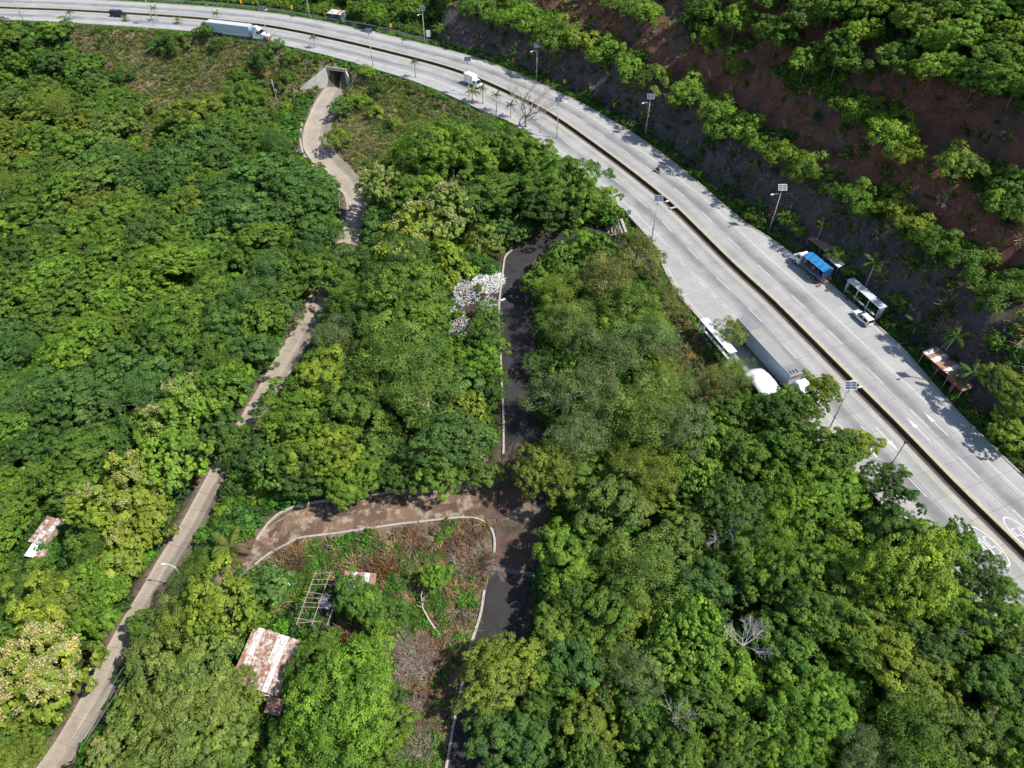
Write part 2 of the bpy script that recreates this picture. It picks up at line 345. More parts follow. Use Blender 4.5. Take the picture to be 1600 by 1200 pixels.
def tps(A, B):
    r2 = ((A[:, None, 0] - B[None, :, 0]) ** 2 + (A[:, None, 1] - B[None, :, 1]) ** 2) / 1e4
    return r2 * np.log(r2 + 1e-9)
n = len(cp); K = tps(cp, cp) + np.eye(n) * 0.02
A = np.zeros((n + 3, n + 3)); A[:n, :n] = K; A[:n, n] = 1; A[:n, n + 1:] = cp[:, :2] / 100; A[n:, :n] = A[:n, n:].T
sol = np.linalg.solve(A, np.r_[cp[:, 2], 0, 0, 0])
GS = 1.25; GX = np.arange(-300, 300.1, GS); GY = np.arange(-20, 520.1, GS)
XX, YY = np.meshgrid(GX, GY); fx, fy = XX.ravel(), YY.ravel()
def vnoise(x, y, sc, seed):
    rg = np.random.default_rng(seed); T = rg.random((257, 257)); x = x / sc + 1000; y = y / sc + 1000
    xi = np.floor(x).astype(int); yi = np.floor(y).astype(int); a = x - xi; b = y - yi; a = a * a * (3 - 2 * a); b = b * b * (3 - 2 * b)
    g = lambda i, j: T[(xi + i) % 256, (yi + j) % 256]
    return (g(0, 0) * (1 - a) + g(1, 0) * a) * (1 - b) + (g(0, 1) * (1 - a) + g(1, 1) * a) * b - 0.5
Z = np.empty(len(fx))
for i in range(0, len(fx), 20000):
    sl_ = slice(i, i + 20000); q = np.stack([fx[sl_], fy[sl_]], 1)
    Z[sl_] = tps(q, cp) @ sol[:n] + sol[n] + q @ sol[n + 1:] / 100
hd, hs, hg = HW.near(fx, fy)
OFF = hd * hg; dO = OFF - wo(hs); dI = -OFF - wi(hs)
far = np.clip(dI, 0, 999)
Z = np.clip(Z, -34, -0.15) + vnoise(fx, fy, 7, 3) * 0.9 + vnoise(fx, fy, 2.8, 4) * 0.35
Z = np.minimum(Z, -0.15)
prof_d = np.array([-50, 3.2, 9.4, 13.0, 18.5, 22.5, 28.0, 60, 110, 200, 400]); prof_z = np.array([-0.15, 0.0, 11.0, 12.2, 20.5, 22.0, 31.0, 45, 62, 80, 95])
dd = dO + (vnoise(fx, fy, 9, 11) * 2.2 + vnoise(fx, fy, 3.2, 12) * 1.3) * sstep(1.5, 5, dO)
hill = np.interp(dd, prof_d, prof_z) + vnoise(fx, fy, 3, 13) * 1.2 * sstep(3, 7, dO)
AMP = sstep(S0 + 150, S0 + 157, hs + dO * 0.22)
flat = -0.2 + 0.02 * np.clip(dO, 0, 60) + vnoise(fx, fy, 12, 5) * 0.8 * sstep(2, 10, dO) - 0.0
outz = flat * (1 - AMP) + hill * AMP
onroad = (dO <= 1.0) & (dI <= 1.0)
Z = np.where(OFF > 0, outz, -0.15 + (Z + 0.15) * sstep(0.6, 4.5, dI))
Z = np.where(onroad, -0.95, Z)
# the drain in the middle of the highway is lower than the slabs already; side roads are cut in
_lx = (fx - TUN[0]) * tx_[0] + (fy - TUN[1]) * tx_[1]; _ly = (fx - TUN[0]) * tn[0] + (fy - TUN[1]) * tn[1]
def _dseg(ax, ay, bx, by):
    t = np.clip(((_lx - ax) * (bx - ax) + (_ly - ay) * (by - ay)) / ((bx - ax) ** 2 + (by - ay) ** 2), 0, 1); return np.hypot(_lx - ax - t * (bx - ax), _ly - ay - t * (by - ay)), t
_mouth = inpoly(_lx, _ly, [(-3.4, .6), (-11.4, -5.4), (-9, -9), (3.5, -9), (5.4, -2), (3.4, .6)])
# the bank rises behind the wing walls
_d, _t2 = _dseg(-3.0, 0.4, -10.6, -5.0); _beh = (~_mouth) & (_d < 9) & (_lx < -1) & (_ly > -7)
Z = np.where(_beh, Z * sstep(1.5, 9, _d) + (1 - sstep(1.5, 9, _d)) * np.minimum(-7 + 5.6 * (1 - _t2) + .55 * _d, -.15 + 0 * Z), Z)
Z = np.where(_mouth, np.minimum(Z, -7.25), Z)
ROADM = np.zeros(len(fx))
for p in (LANE, BLACK, CONN):
    rd, rs, rg_ = p.near(fx, fy); rz = np.interp(rs, p.S, p.P[:, 2]); rw = np.interp(rs, p.S, p.P[:, 3])
    okm = np.ones(len(fx), bool)
    if p is LANE:
        loc = (fx - TUN[0]) * tn[0] + (fy - TUN[1]) * tn[1]; okm = loc < 0.6
    if p is BLACK: okm = dI > 0.5
    wgt = (1 - sstep(rw + 0.7, rw + 3.5, rd)) * okm
    Z = Z * (1 - wgt) + (rz - 0.16) * wgt; ROADM = np.maximum(ROADM, (1 - sstep(rw + 0.3, rw + 1.6, rd)) * okm * (0.35 if p is BLACK else 1.0))
Zg = Z.reshape(XX.shape)
def TZ(x, y):
    x = np.asarray(x, float); y = np.asarray(y, float)
    i = np.clip((x - GX[0]) / GS, 0, len(GX) - 1.001); j = np.clip((y - GY[0]) / GS, 0, len(GY) - 1.001)
    a = i.astype(int); b = j.astype(int); s = i - a; t = j - b
    return (Zg[b, a] * (1 - s) + Zg[b, a + 1] * s) * (1 - t) + (Zg[b + 1, a] * (1 - s) + Zg[b + 1, a + 1] * s) * t
_t = np.arange(70, 620, 0.4)
def G(u, v, h=0.0):
    d = ray(u, v); P = np.array([0, 0, HC]) + d[None] * _t[:, None]
    m = P[:, 2] < TZ(P[:, 0], P[:, 1]) + h
    k = int(np.argmax(m)) if m.any() else len(_t) - 1
    return P[k, 0], P[k, 1], float(TZ(P[k, 0], P[k, 1]))
ZN = dict(
 dryL=[(95,38),(400,63),(500,95),(515,105),(490,150),(455,165),(430,190),(400,125),(350,150),(300,170),(262,190),(240,232),(215,235),(222,190),(205,150),(150,120),(110,75)],
 dryM=[(545,100),(600,113),(730,160),(790,196),(720,192),(680,205),(640,220),(620,250),(600,280),(582,290),(545,255),(525,225),(525,185),(545,150)],
 clear=[(380,890),(455,848),(745,813),(775,850),(768,890),(738,1000),(690,1230),(612,1230),(640,1120),(600,1050),(520,1000),(470,965),(440,990),(410,960),(400,900)],
 brush=[(1010,400),(1040,430),(1070,480),(1175,600),(1200,650),(1060,640),(1020,560)],
 meadow=[(330,770),(400,720),(450,745),(470,785),(420,810),(390,850),(340,860),(300,900),(290,860)],
 rubb=[(705,435),(760,425),(790,430),(787,470),(770,520),(740,530),(690,530),(700,480)],
 pathL=[(218,195),(236,205),(240,232),(228,240),(214,232)], dirtL=[(105,905),(125,900),(142,935),(145,965),(125,955)])
pu, pv, pdp = PX(np.stack([fx, fy, Z], 1))
slope_n = np.hypot(*np.gradient(Zg, GS)).ravel()
col = np.tile(np.array([0.060, 0.050, 0.026]), (len(fx), 1))
def paint(mask, c): col[:] = col * (1 - mask[:, None]) + np.array(c) * mask[:, None]
nz = vnoise(fx, fy, 11, 21) + 0.5 * vnoise(fx, fy, 4, 22)
ishill = (OFF > 0) * AMP
paint(ishill * sstep(0.5, 2, dO) * (1 - sstep(11, 13, dO)), (0.098, 0.084, 0.080))
paint(ishill * sstep(11, 13, dO), (0.21, 0.085, 0.054))
paint(ishill * sstep(9, 14, dO) * sstep(0.25, 0.5, nz + 0.15), (0.13, 0.085, 0.062))
paint(ishill * (1 - sstep(0.35, 0.75, slope_n)) * sstep(5, 7, dO), (0.085, 0.075, 0.035))
paint((OFF > 0) * sstep(0.1, 0.6, dO) * (1 - sstep(1.5, 3.5, dO)), (0.10, 0.09, 0.05))
paint((OFF > 0) * (1 - AMP) * sstep(3, 5, dO), (0.07, 0.085, 0.028))
for k in ('dryL', 'dryM'): paint(inpoly(pu, pv, ZN[k]) * 1.0, (0.20, 0.18, 0.09))
paint((OFF < 0) * (dI < 2.5) * 1.0, (0.09, 0.10, 0.04))
paint(inpoly(pu, pv, ZN['clear']) * 1.0, (0.24, 0.175, 0.115))
paint(inpoly(pu, pv, ZN['brush']) * 1.0, (0.20, 0.13, 0.085))
paint(inpoly(pu, pv, ZN['meadow']) * 1.0, (0.10, 0.12, 0.04))
paint((inpoly(pu, pv, ZN['pathL']) | inpoly(pu, pv, ZN['dirtL'])) * 1.0, (0.36, 0.24, 0.17))
paint(ROADM * (1 - 0), (0.23, 0.175, 0.125))
paint((OFF > 0) * sstep(0.0, 0.3, dO) * (1 - sstep(0.6, 1.2, dO)), (0.24, 0.19, 0.14))
ny_, nx_ = XX.shape; idx = np.arange(nx_ * ny_).reshape(ny_, nx_)
F = np.stack([idx[:-1, :-1], idx[:-1, 1:], idx[1:, 1:], idx[1:, :-1]], -1).reshape(-1, 4)
fcx = fx[F].mean(1); fcy = fy[F].mean(1)
lx = (fcx - TUN[0]) * tx_[0] + (fcy - TUN[1]) * tx_[1]; ly = (fcx - TUN[0]) * tn[0] + (fcy - TUN[1]) * tn[1]
F = F[~((np.abs(lx) < 3.0) & (ly > 0.4) & (ly < 9.5))]
me = npmesh('ground', np.stack([fx, fy, Z], 1), F, M_GROUND, smooth=True)
ca = me.color_attributes.new('soil', 'FLOAT_COLOR', 'POINT'); ca.data.foreach_set('color', np.c_[col, np.ones(len(col))].astype(np.float32).ravel())
g = bpy.data.objects.new('ground', me); C.objects.link(g); tagp(g, 'bare soil, slopes and cut faces under the whole hillside', kind='structure')
mb = MB(); mb.add([(-4000, -4000, -36), (4000, -4000, -36), (4000, 4000, -36), (-4000, 4000, -36)], [(0, 1, 2, 3)])
tagp(mb.build('terrain', plain('far_land', (0.06, 0.09, 0.03), 0.95, scale=0.01, obj=False)), 'low green land spreading away beyond the hillside', kind='structure')

# ------------------------------------------------------------------ roads
def slab_mesh(quad, mat, th=0.14, wear=0.0):
    m = MB(); a, b, c, d = [Vector(q) for q in quad]; lo = Vector((0, 0, -th))
    m.add([a, b, c, d, a + lo, b + lo, c + lo, d + lo], [(0, 1, 2, 3), (4, 5, 1, 0), (5, 6, 2, 1), (6, 7, 3, 2), (7, 4, 0, 3)])
    return m
def strip(path, s0, s1, oa, ob, mat, name, dz=0.0, step=3.0, th=0.0, parent=None, build=True):
    """a ribbon between two offsets, with a skirt when th > 0"""
    fa = oa if callable(oa) else (lambda q: oa); fb = ob if callable(ob) else (lambda q: ob)
    qs = np.linspace(s0, s1, max(2, int((s1 - s0) / step) + 1)); m = MB(); vs = []
    for q in qs:
        a = path.at(q, float(fa(q)), dz); b = path.at(q, float(fb(q)), dz)
        vs += [a, b] + ([a - Vector((0, 0, th)), b - Vector((0, 0, th))] if th else [])
    k = 4 if th else 2; fs = []
    for i in range(len(qs) - 1):
        o = i * k; p = o + k; fs.append((o, p, p + 1, o + 1))
        if th: fs += [(o + 2, p + 2, p, o), (o + 1, p + 1, p + 3, o + 3)]
    if th: fs += [(0, 1, 3, 2), ((len(qs) - 1) * k, (len(qs) - 1) * k + 2, (len(qs) - 1) * k + 3, (len(qs) - 1) * k + 1)]
    m.add(vs, fs)
    return m.build(name, mat, parent) if build else m
MEDW = 0.95
def slabs(path, parent, mat, lanes, s0, s1, L, gap, dz=0.0, wears=None, limit=295, skip=None, jit=0.0):
    cnt = 0; rest = MB(); s = s0
    while s < s1 - 0.5:
        e = min(s + L, s1)
        for li, (la, lb) in enumerate(lanes):
            fa = la if callable(la) else (lambda q, la=la: la); fb = lb if callable(lb) else (lambda q, lb=lb: lb)
            a0_, b0_, a1_, b1_ = float(fa(s)), float(fb(s)), float(fa(e)), float(fb(e))
            if abs(b0_ - a0_) < 0.5 and abs(b1_ - a1_) < 0.5: continue
            if skip and skip(s, li): continue
            sg_ = 1 if b0_ > a0_ else -1; g2 = gap / 2
            j = [random.uniform(-jit, jit) for _ in range(4)]
            quad = [path.at(s + g2, a0_ + sg_ * g2, dz + j[0]), path.at(e - g2, a1_ + sg_ * g2, dz + j[1]), path.at(e - g2, b1_ - sg_ * g2, dz + j[2]), path.at(s + g2, b0_ - sg_ * g2, dz + j[3])]
            if a0_ > b0_: quad = [quad[0], quad[3], quad[2], quad[1]]
            # split across: wheel tracks are darker
            if wears:
                m = MB(); ws = [min(1, w_ * (.7, 1.45, .25)[li] + (0, .12, 0)[li]) for w_ in wears]; nn = len(ws); vs = []
                for k in range(nn + 1):
                    t = k / nn
                    A_ = quad[0].lerp(quad[3], t) if a0_ < b0_ else quad[0].lerp(quad[1], t)
                    B_ = quad[1].lerp(quad[2], t) if a0_ < b0_ else quad[3].lerp(quad[2], t)
                    vs += [A_, B_]
                fs = [(2 * k, 2 * k + 1, 2 * k + 3, 2 * k + 2) for k in range(nn)]
                lo = Vector((0, 0, -0.12)); q0 = len(vs); vs += [vs[0] + lo, vs[1] + lo, vs[2 * nn] + lo, vs[2 * nn + 1] + lo]
                fs += [(q0, q0 + 1, 1, 0), (q0 + 2, q0 + 3, 2 * nn + 1, 2 * nn), (q0, 0, 2 * nn, q0 + 2) , (q0 + 1, q0 + 3, 2 * nn + 1, 1)]
                mm = bpy.data.meshes.new('slab'); mm.from_pydata([tuple(v) for v in vs], [], fs); mm.materials.append(mat)
                at = mm.attributes.new('wear', 'FLOAT', 'FACE'); f = random.uniform(.9, 1.08)
                at.data.foreach_set('value', [w * f for w in ws] + [0] * 4)
                if mm.polygons[0].normal.z < 0: mm.flip_normals()
                if cnt < limit: inst('slab', mm, parent); cnt += 1; continue
            m = slab_mesh(quad, mat)
            if cnt < limit: m.build('slab', mat, parent); cnt += 1
            else: rest.v, rest.f = rest.add(m.v, m.f).v, rest.f
        s = e
    if rest.f: tagp(rest.build('slab_field', mat, parent), kind='stuff')
HE = S0 - 30; HEND = HW.L - 20
cwO = strip(HW, HE, HEND, MEDW, lambda q: wo(q), M_JOINT, 'highway', -0.05, 3)
tagp(cwO, 'pale concrete carriageway running below the cut rock slope', kind='structure')
cwI = strip(HW, HE, HEND, -MEDW, lambda q: -wi(q), M_JOINT, 'highway', -0.05, 3)
tagp(cwI, 'pale concrete carriageway on the valley side of the median drain', kind='structure')
w3 = [.05, .3, .62, .72, .55, .38, .28, .08]
slabs(HW, cwO, M_SLAB, [(MEDW, 4.3), (4.3, 7.8), (7.8, lambda q: wo(q))], HE, HEND, 4.6, 0.05, wears=w3)
slabs(HW, cwI, M_SLAB, [(-MEDW, -4.3), (-4.3, -7.8), (-7.8, lambda q: -wi(q))], HE, HEND, 4.6, 0.05, wears=w3)
# median drain: soil bed, two kerbs, a few crossing strips
dr = strip(HW, HE, HEND, -MEDW, MEDW, plain('drain_soil', (0.085, 0.066, 0.048), 0.95, var=0.4, scale=0.8, obj=False), 'median_drain', -0.6, 3)
tagp(dr, 'dark sunken earth drain dividing the two carriageways', kind='structure')
strip(HW, HE, HEND, 0.70, 0.97, M_YKERB, 'kerb', 0.16, 3, 0.16, dr)
strip(HW, HE, HEND, 0.66, 0.98, M_DWALL, 'drain_wall', -0.01, 3, 0.85, dr)
strip(HW, HE, HEND, -0.98, -0.86, M_DWALL, 'drain_wall', -0.01, 3, 0.85, dr)
strip(HW, HE, HEND, -0.97, -0.84, M_KERB, 'kerb', 0.035, 3, 0.04, dr)
for q in (S0 + 318.5, S0 + 260.5, S0 + 176):
    m = MB(); c = HW.at(q, 0, 0.22); m.box(c, (0.5, 2.0, 0.12), HW.head(q)); m.build('drain_crossing', M_CONC, dr)
# kerbs outside
strip(HW, HE, HEND, lambda q: wo(q), lambda q: wo(q) + 0.3, M_KERB, 'kerb', 0.12, 3, 0.5, cwO)
strip(HW, HE, HEND, lambda q: -wi(q) - 0.3, lambda q: -wi(q), M_KERB, 'kerb', 0.12, 3, 0.5, cwI)
# painted lines
def line(path, s0, s1, off, w, mat, name, par, dz=0.008):
    f = off if callable(off) else (lambda q: off)
    return strip(path, s0, s1, lambda q: f(q) - w / 2, lambda q: f(q) + w / 2, mat, name, dz, 2.5, 0, par)
line(HW, HE, HEND, -1.75, 0.15, M_MARKY, 'yellow_edge_line', cwI)
line(HW, HE, HEND, 1.25, 0.12, M_MARKY, 'yellow_edge_line', cwO)
line(HW, HE, HEND, 8.6, 0.13, M_MARKW, 'white_edge_line', cwO)
line(HW, HE, S0 + 272, -8.7, 0.13, M_MARKW, 'white_edge_line', cwI)
line(HW, S0 + 279, S0 + 330, lambda q: -wi(q) + 0.7, 0.12, M_MARKW, 'bay_edge_line', cwI)
line(HW, S0 + 279, S0 + 328, lambda q: wo(q) - 0.6, 0.12, M_MARKW, 'bay_edge_line', cwO)
q = HE
while q < HEND - 8:
    line(HW, q, q + 4.2, 4.95, 0.14, M_MARKW, 'lane_dash', cwO); line(HW, q, q + 4.2, -5.1, 0.14, M_MARKW, 'lane_dash', cwI)
    if S0 + 272 < q < S0 + 335:
        for t in (0, 3.6, 7.2):
            if t + q > S0 + 276: line(HW, q + t, q + t + 1.6, -8.9, 0.13, M_MARKW, 'bay_dash', cwI)
    q += 10.5
def arrow(u, v, sgn, par):
    p = W(u, v); d_, s_, g_ = HW.near([p[0]], [p[1]]); o = d_[0] * g_[0]; h = HW.head(s_[0]) + (0 if sgn > 0 else math.pi)
    m = MB(); L = 5.4; pts = [(-L / 2, -.09), (L / 2 - 2.2, -.09), (L / 2 - 2.2, -.42), (L / 2, 0), (L / 2 - 2.2, .42), (L / 2 - 2.2, .09), (-L / 2, .09)]
    c = HW.at(s_[0], o, 0.012); R_ = Matrix.Rotation(h, 3, 'Z')
    m.add([c + R_ @ Vector((x, y, 0)) for x, y in pts], [(0, 1, 5, 6), (2, 3, 4)]); m.build('lane_arrow', M_MARKW, par)
arrow(1386, 686, 1, cwI); arrow(1355, 698, 1, cwI); arrow(1435, 671, -1, cwO); arrow(1462, 662, -1, cwO)
def limit50(u, v, sgn, par, off=None):
    p = W(u, v); d_, s_, g_ = HW.near([p[0]], [p[1]]); o = d_[0] * g_[0] if off is None else off; h = HW.head(s_[0]) + (0 if sgn > 0 else math.pi)
    c = HW.at(s_[0], o, 0.013); R_ = Matrix.Rotation(h, 3, 'Z')      # local x = driving direction, local y = driver's left
    m = MB(); n = 40; A1, B1, w = 3.5, 1.35, 0.2; vs = []; 
    for k in range(n):
        t = 2 * math.pi * k / n
        for q_ in (0, w): vs.append(c + R_ @ Vector(((A1 - q_ * 1.4) * math.cos(t), (B1 - q_) * math.sin(t), 0)))
    m.add(vs, [(2 * k, 2 * ((k + 1) % n), 2 * ((k + 1) % n) + 1, 2 * k + 1) for k in range(n)]); m.build('painted_oval', M_MARKW, par)
    def stroke(pts, name):
        m = MB(); pts = [Vector((x, y, 0)) for x, y in pts]; hw_ = 0.11; vs = []
        for i, p_ in enumerate(pts):
            t = (pts[min(i + 1, len(pts) - 1)] - pts[max(i - 1, 0)]).normalized(); nn = Vector((-t.y, t.x, 0))
            vs += [c + R_ @ (p_ + nn * hw_) + Vector((0, 0, .001)), c + R_ @ (p_ - nn * hw_) + Vector((0, 0, .001))]
        m.add(vs, [(2 * i, 2 * i + 1, 2 * i + 3, 2 * i + 2) for i in range(len(pts) - 1)]); m.build(name, M_MARKW, par)
    # 5 on the driver's left, 0 on the right; tall along the road
    five = [(1.5, 0.18), (1.5, 0.78), (0.25, 0.78), (0.45, 0.45), (0.3, 0.2), (-0.2, 0.14), (-0.9, 0.18), (-1.35, 0.42), (-1.4, 0.62), (-1.1, 0.8)]
    zero = [(1.45 * math.cos(t), -0.5 + 0.32 * math.sin(t)) for t in np.linspace(0, 2 * math.pi, 17)]
    stroke(five, 'painted_five'); stroke(zero, 'painted_zero')
limit50(1545, 853, 1, cwI); limit50(1600, 838, -1, cwO)
# side roads
def side_road(path, mat_base, label, name, q0=.5):
    o = strip(path, q0, path.L - .5, lambda q: -hwid(path, q), lambda q: hwid(path, q), mat_base, name, 0.0, 1.5, 0.3)
    return tagp(o, label, kind='structure')
lane = side_road(LANE, M_JOINT, 'narrow concrete lane dropping from the underpass down the wooded valley side', 'road')
slabs(LANE, lane, M_SLABL, [(lambda q: -hwid(LANE, q) + .02, 0), (0, lambda q: hwid(LANE, q) - .02)], 1.0, LANE.L - 1, 3.4, 0.04, 0.05, wears=[.05, .35, .6, .6, .5], jit=0.0)
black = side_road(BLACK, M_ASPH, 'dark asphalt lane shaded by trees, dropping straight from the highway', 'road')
conn = side_road(CONN, M_CBASE, 'stained concrete link road curving off the dark asphalt lane', 'road', 3.6)
slabs(CONN, conn, M_SLABC, [(lambda q: -hwid(CONN, q) + .02, 0), (0, lambda q: hwid(CONN, q) - .02)], 6.5, CONN.L - 1, 5.2, 0.04, 0.03, jit=0.008)
def kerbline(pts, name, label, mat=M_CONC, w=0.34, h=0.34, par=None, z=0.0, parent=None):
    P = [np.array(G(*p[:2])) for p in pts]; m = MB()
    p_ = Path(P, 0.8, 1.2)
    o = strip(p_, 0, p_.L, -w / 2, w / 2, mat, name, h + z, 1.0, 0.5, parent); return tagp(o, label, kind=None if parent else 'structure')
kerbline([(402,845),(418,820),(437,803),(470,790),(510,785),(557,779),(600,772),(640,767),(690,764)], 'kerb', 'pale kerb on the uphill edge of the link road', parent=conn)
kerbline([(400,885),(420,868),(445,855),(467,842),(525,835),(575,828),(625,821),(680,814),(720,810),(745,811),(762,819),(771,833),(774,850),(772,868)], 'kerb', 'pale kerb', parent=conn)
kerbline([(757,925),(752,960),(744,985),(735,1010),(728,1050),(718,1090),(708,1140),(698,1200),(690,1240)], 'kerb', 'pale kerb', w=0.35, h=0.42, parent=black)
kerbline([(800,392),(789,402),(784,440),(780,475),(779,510),(782,545),(784,600),(787,660),(787,715),(778,735),(758,745),(748,752)], 'kerb', 'pale kerb', parent=black)
kerbline([(483,157),(474,185),(468,215),(474,243),(500,272),(522,290),(540,305),(551,328),(552,350)], 'kerb', 'pale kerb', M_CONC, 0.5, 0.26, parent=lane)
m = MB(); q_ = BLACK.near([W(800, 892, -10.5)[0]], [W(800, 892, -10.5)[1]])[1][0]
m.box(BLACK.at(q_, 0, 0.02), (0.9, 7.2, 0.05), BLACK.head(q_)); m.build('concrete_strip', plain('grey_band', (0.12, 0.115, 0.11), 0.9), black)
m = MB(); vs = []; nq = 34; na = 14; qc = BLACK.near([W(812, 800, -9.3)[0]], [W(812, 800, -9.3)[1]])[1][0]
M_RDIRT = plain('red_dirt', (0.105, 0.062, 0.045), 0.95, var=0.45, scale=0.5, dirt=(0.045, 0.036, 0.032), dirt_amt=0.8, obj=False)
for i in range(nq):
    for j in range(na):
        q0 = qc - 13 + i * .75; hw_ = hwid(BLACK, q0) - .15; edge = 1.0 if 0 < i < nq - 1 else .6
        vs.append(BLACK.at(q0 + random.uniform(-.25, .25), (-hw_ + 2 * hw_ * j / (na - 1)) * edge, .012))
fs_ = [(i * na + j, (i + 1) * na + j, (i + 1) * na + j + 1, i * na + j + 1) for i in range(nq - 1) for j in range(na - 1) if random.random() < min(1, .45 + .13 * min(i, nq - 2 - i))]
m.add(vs, fs_); m.build('dirt_patch', M_RDIRT, black)
# stony lay-by beside the underpass lane
m = MB(); pts = [(455,185),(468,165),(482,160),(474,190),(469,215),(472,240),(462,238),(454,215)]
m.add([Vector((*G(u, v)[:2], G(u, v)[2] + 0.09)) for u, v in pts], [tuple(range(len(pts)))]); tagp(m.build('path', plain('rough_path', (0.25, 0.20, 0.16), 0.95, var=0.35, obj=False)), 'rough stony shoulder beside the concrete lane near the underpass', kind='structure')

# ------------------------------------------------------------------ underpass
def tl(x, y, z): return Vector((TUN[0] + tx_[0] * x + tn[0] * y, TUN[1] + tx_[1] * x + tn[1] * y, TUN[2] + z))
def tbox(m, x0, x1, y0, y1, z0, z1):
    vs = [tl(x, y, z) for z in (z0, z1) for x, y in ((x0, y0), (x1, y0), (x1, y1), (x0, y1))]
    return m.add(vs, [(3, 2, 1, 0), (4, 5, 6, 7), (0, 1, 5, 4), (1, 2, 6, 5), (2, 3, 7, 6), (3, 0, 4, 7)])
M_LIME = plain('limewashed_concrete', (0.56, 0.55, 0.52), 0.85, var=0.12, scale=0.6, dirt=(0.3, 0.27, 0.23), dirt_amt=0.5, obj=False)
up = thing('underpass', 'pale concrete box underpass with sloping wing walls beneath the highway', 'underpass', tl(0, 0, 0))
def child_world(o, root): o.parent = root; o.matrix_parent_inverse = Matrix.Translation(-Vector(root.location)); return o
def cw(m, name, mat, root): return child_world(m.build(name, mat), root)
m = MB(); tbox(m, -3.0, -2.6, 0.1, 26, -0.3, 5.2); tbox(m, 2.6, 3.0, 0.1, 26, -0.3, 5.2); cw(m, 'side_wall', M_CONC, up)
m = MB(); tbox(m, -3.0, 3.0, 0.1, 26, 5.2, 5.6); tbox(m, -2.6, 2.6, 25.6, 26, -0.3, 5.2); cw(m, 'roof_slab', M_CONC, up)
m = MB(); tbox(m, -3.4, 3.4, -0.25, 0.1, 5.15, 6.1); cw(m, 'head_wall', M_CONC, up)
for sx, dx, dy in ((-1, -7.4, -5.0), (1, 3.0, -2.2)):
    m = MB(); a = [(sx * 3.0, -.1, -.4), (sx * 3.0 + dx, dy, -.4), (sx * 3.0 + dx, dy, .7), (sx * 3.0, -.1, 6.1)]
    b = [(x + sx * .1, y + .45, z) for x, y, z in a]; m.add([tl(*p) for p in a + b], [(0, 1, 2, 3), (7, 6, 5, 4), (0, 4, 5, 1), (1, 5, 6, 2), (2, 6, 7, 3), (3, 7, 4, 0)])
    cw(m, 'wing_wall', M_LIME, up)
m = MB(); vs = []
for j in range(9):
    for i in range(9):
        x = -3.6 + 7.2 * i / 8; y = 0.12 + 8.4 * j / 8; w = tl(x, y, 0); vs.append((w.x, w.y, -1.33 + 1.18 * min(1, y / 6.0) + random.uniform(0, .05)))
m.add(vs, [(j * 9 + i, j * 9 + i + 1, j * 9 + i + 10, j * 9 + i + 9) for j in range(8) for i in range(8)])
tagp(m.build('ground', plain('bank_soil', (0.12, 0.12, 0.05), 0.95, var=0.4, obj=False)), 'grassy earth cover over the underpass roof', kind='structure')

# ------------------------------------------------------------------ leaf geometry
def unit(a): return a / (np.linalg.norm(a, axis=-1, keepdims=True) + 1e-9)
def leaves(P, Nn, size, aspect=1.0, rg=None, tone=None, jit=0.35):
    n = len(P); t = unit(np.cross(Nn, rg.normal(size=(n, 3)))); b = np.cross(Nn, t)
    s = size * rg.uniform(1 - jit, 1 + jit, n)[:, None]; a_ = t * s; b_ = b * s / aspect
    V = np.stack([P - a_, P - b_ * 0.9 + Nn * s * .15, P + a_, P + b_ * 0.9 + Nn * s * .15], 1).reshape(-1, 3)
    F = np.arange(4 * n).reshape(n, 4); return V, F
def crown(seed, k1=22, r1=.34, k2=14, r2=.11, per=32, leaf=.036, aspect=1.4, flat=.72, low=-.25, droop=0.0, lobes=.2, up=.35, spread=1.0, inner=0.0):
    rg = np.random.default_rng(seed)
    d = unit(rg.normal(size=(k1 * 8, 3))); d = d[d[:, 2] > low]
    keep = [d[0]]
    for q in d[1:]:
        if len(keep) >= k1: break
        if min(np.linalg.norm(q - k) for k in keep) > 1.75 / math.sqrt(k1): keep.append(q)
    d = np.array(keep); ph = rg.uniform(0, 6.28, 4); az = np.arctan2(d[:, 1], d[:, 0])
    rad = (1 - r1 * .8) * (1 + lobes * np.sin(2 * az + ph[0]) * .5 + lobes * np.sin(3 * az + ph[1]) * .6 + rg.uniform(-lobes, lobes * .5, len(d)))
    c1 = d * rad[:, None]
    c1 = np.r_[c1, unit(rg.normal(size=(max(3, k1 // 5), 3))) * np.array([.35, .35, .3]) + [0, 0, .25]]
    dd = np.r_[d, np.tile([0, 0, 1.], (len(c1) - len(d), 1))]
    rr1 = r1 * rg.uniform(.7, 1.25, len(c1)); P2 = []; D2 = []; T2 = []
    for c, q, r in zip(c1, dd, rr1):
        v = unit(rg.normal(size=(k2, 3)) + q * .9 + [0, 0, .5]); P2.append(c + v * r * rg.uniform(.75, 1.08, (k2, 1))); D2.append(v); T2.append(rg.normal(0, .15) + rg.normal(0, .09, k2))
    P2 = np.concatenate(P2); D2 = np.concatenate(D2); T2 = np.concatenate(T2)
    n = len(P2) * per; k = np.repeat(np.arange(len(P2)), per)
    v = unit(rg.normal(size=(n, 3)) + D2[k] * .7 + [0, 0, up]); r = r2 * rg.uniform(.6, 1.3, len(P2))[k][:, None] * rg.uniform(.45, 1.12, (n, 1))
    P = P2[k] + v * r * spread; P[:, 2] *= flat; P[:, 2] -= droop * np.hypot(P[:, 0], P[:, 1]) ** 2
    Nn = unit(v + D2[k] * .4 + rg.normal(size=(n, 3)) * .45 + [0, 0, .25])
    tone = np.clip(.5 + T2[k] + rg.normal(0, .14, n), 0, 1)
    V, F = leaves(P, Nn, leaf, aspect, rg)
    return V, F, tone, P2 * [1, 1, flat]
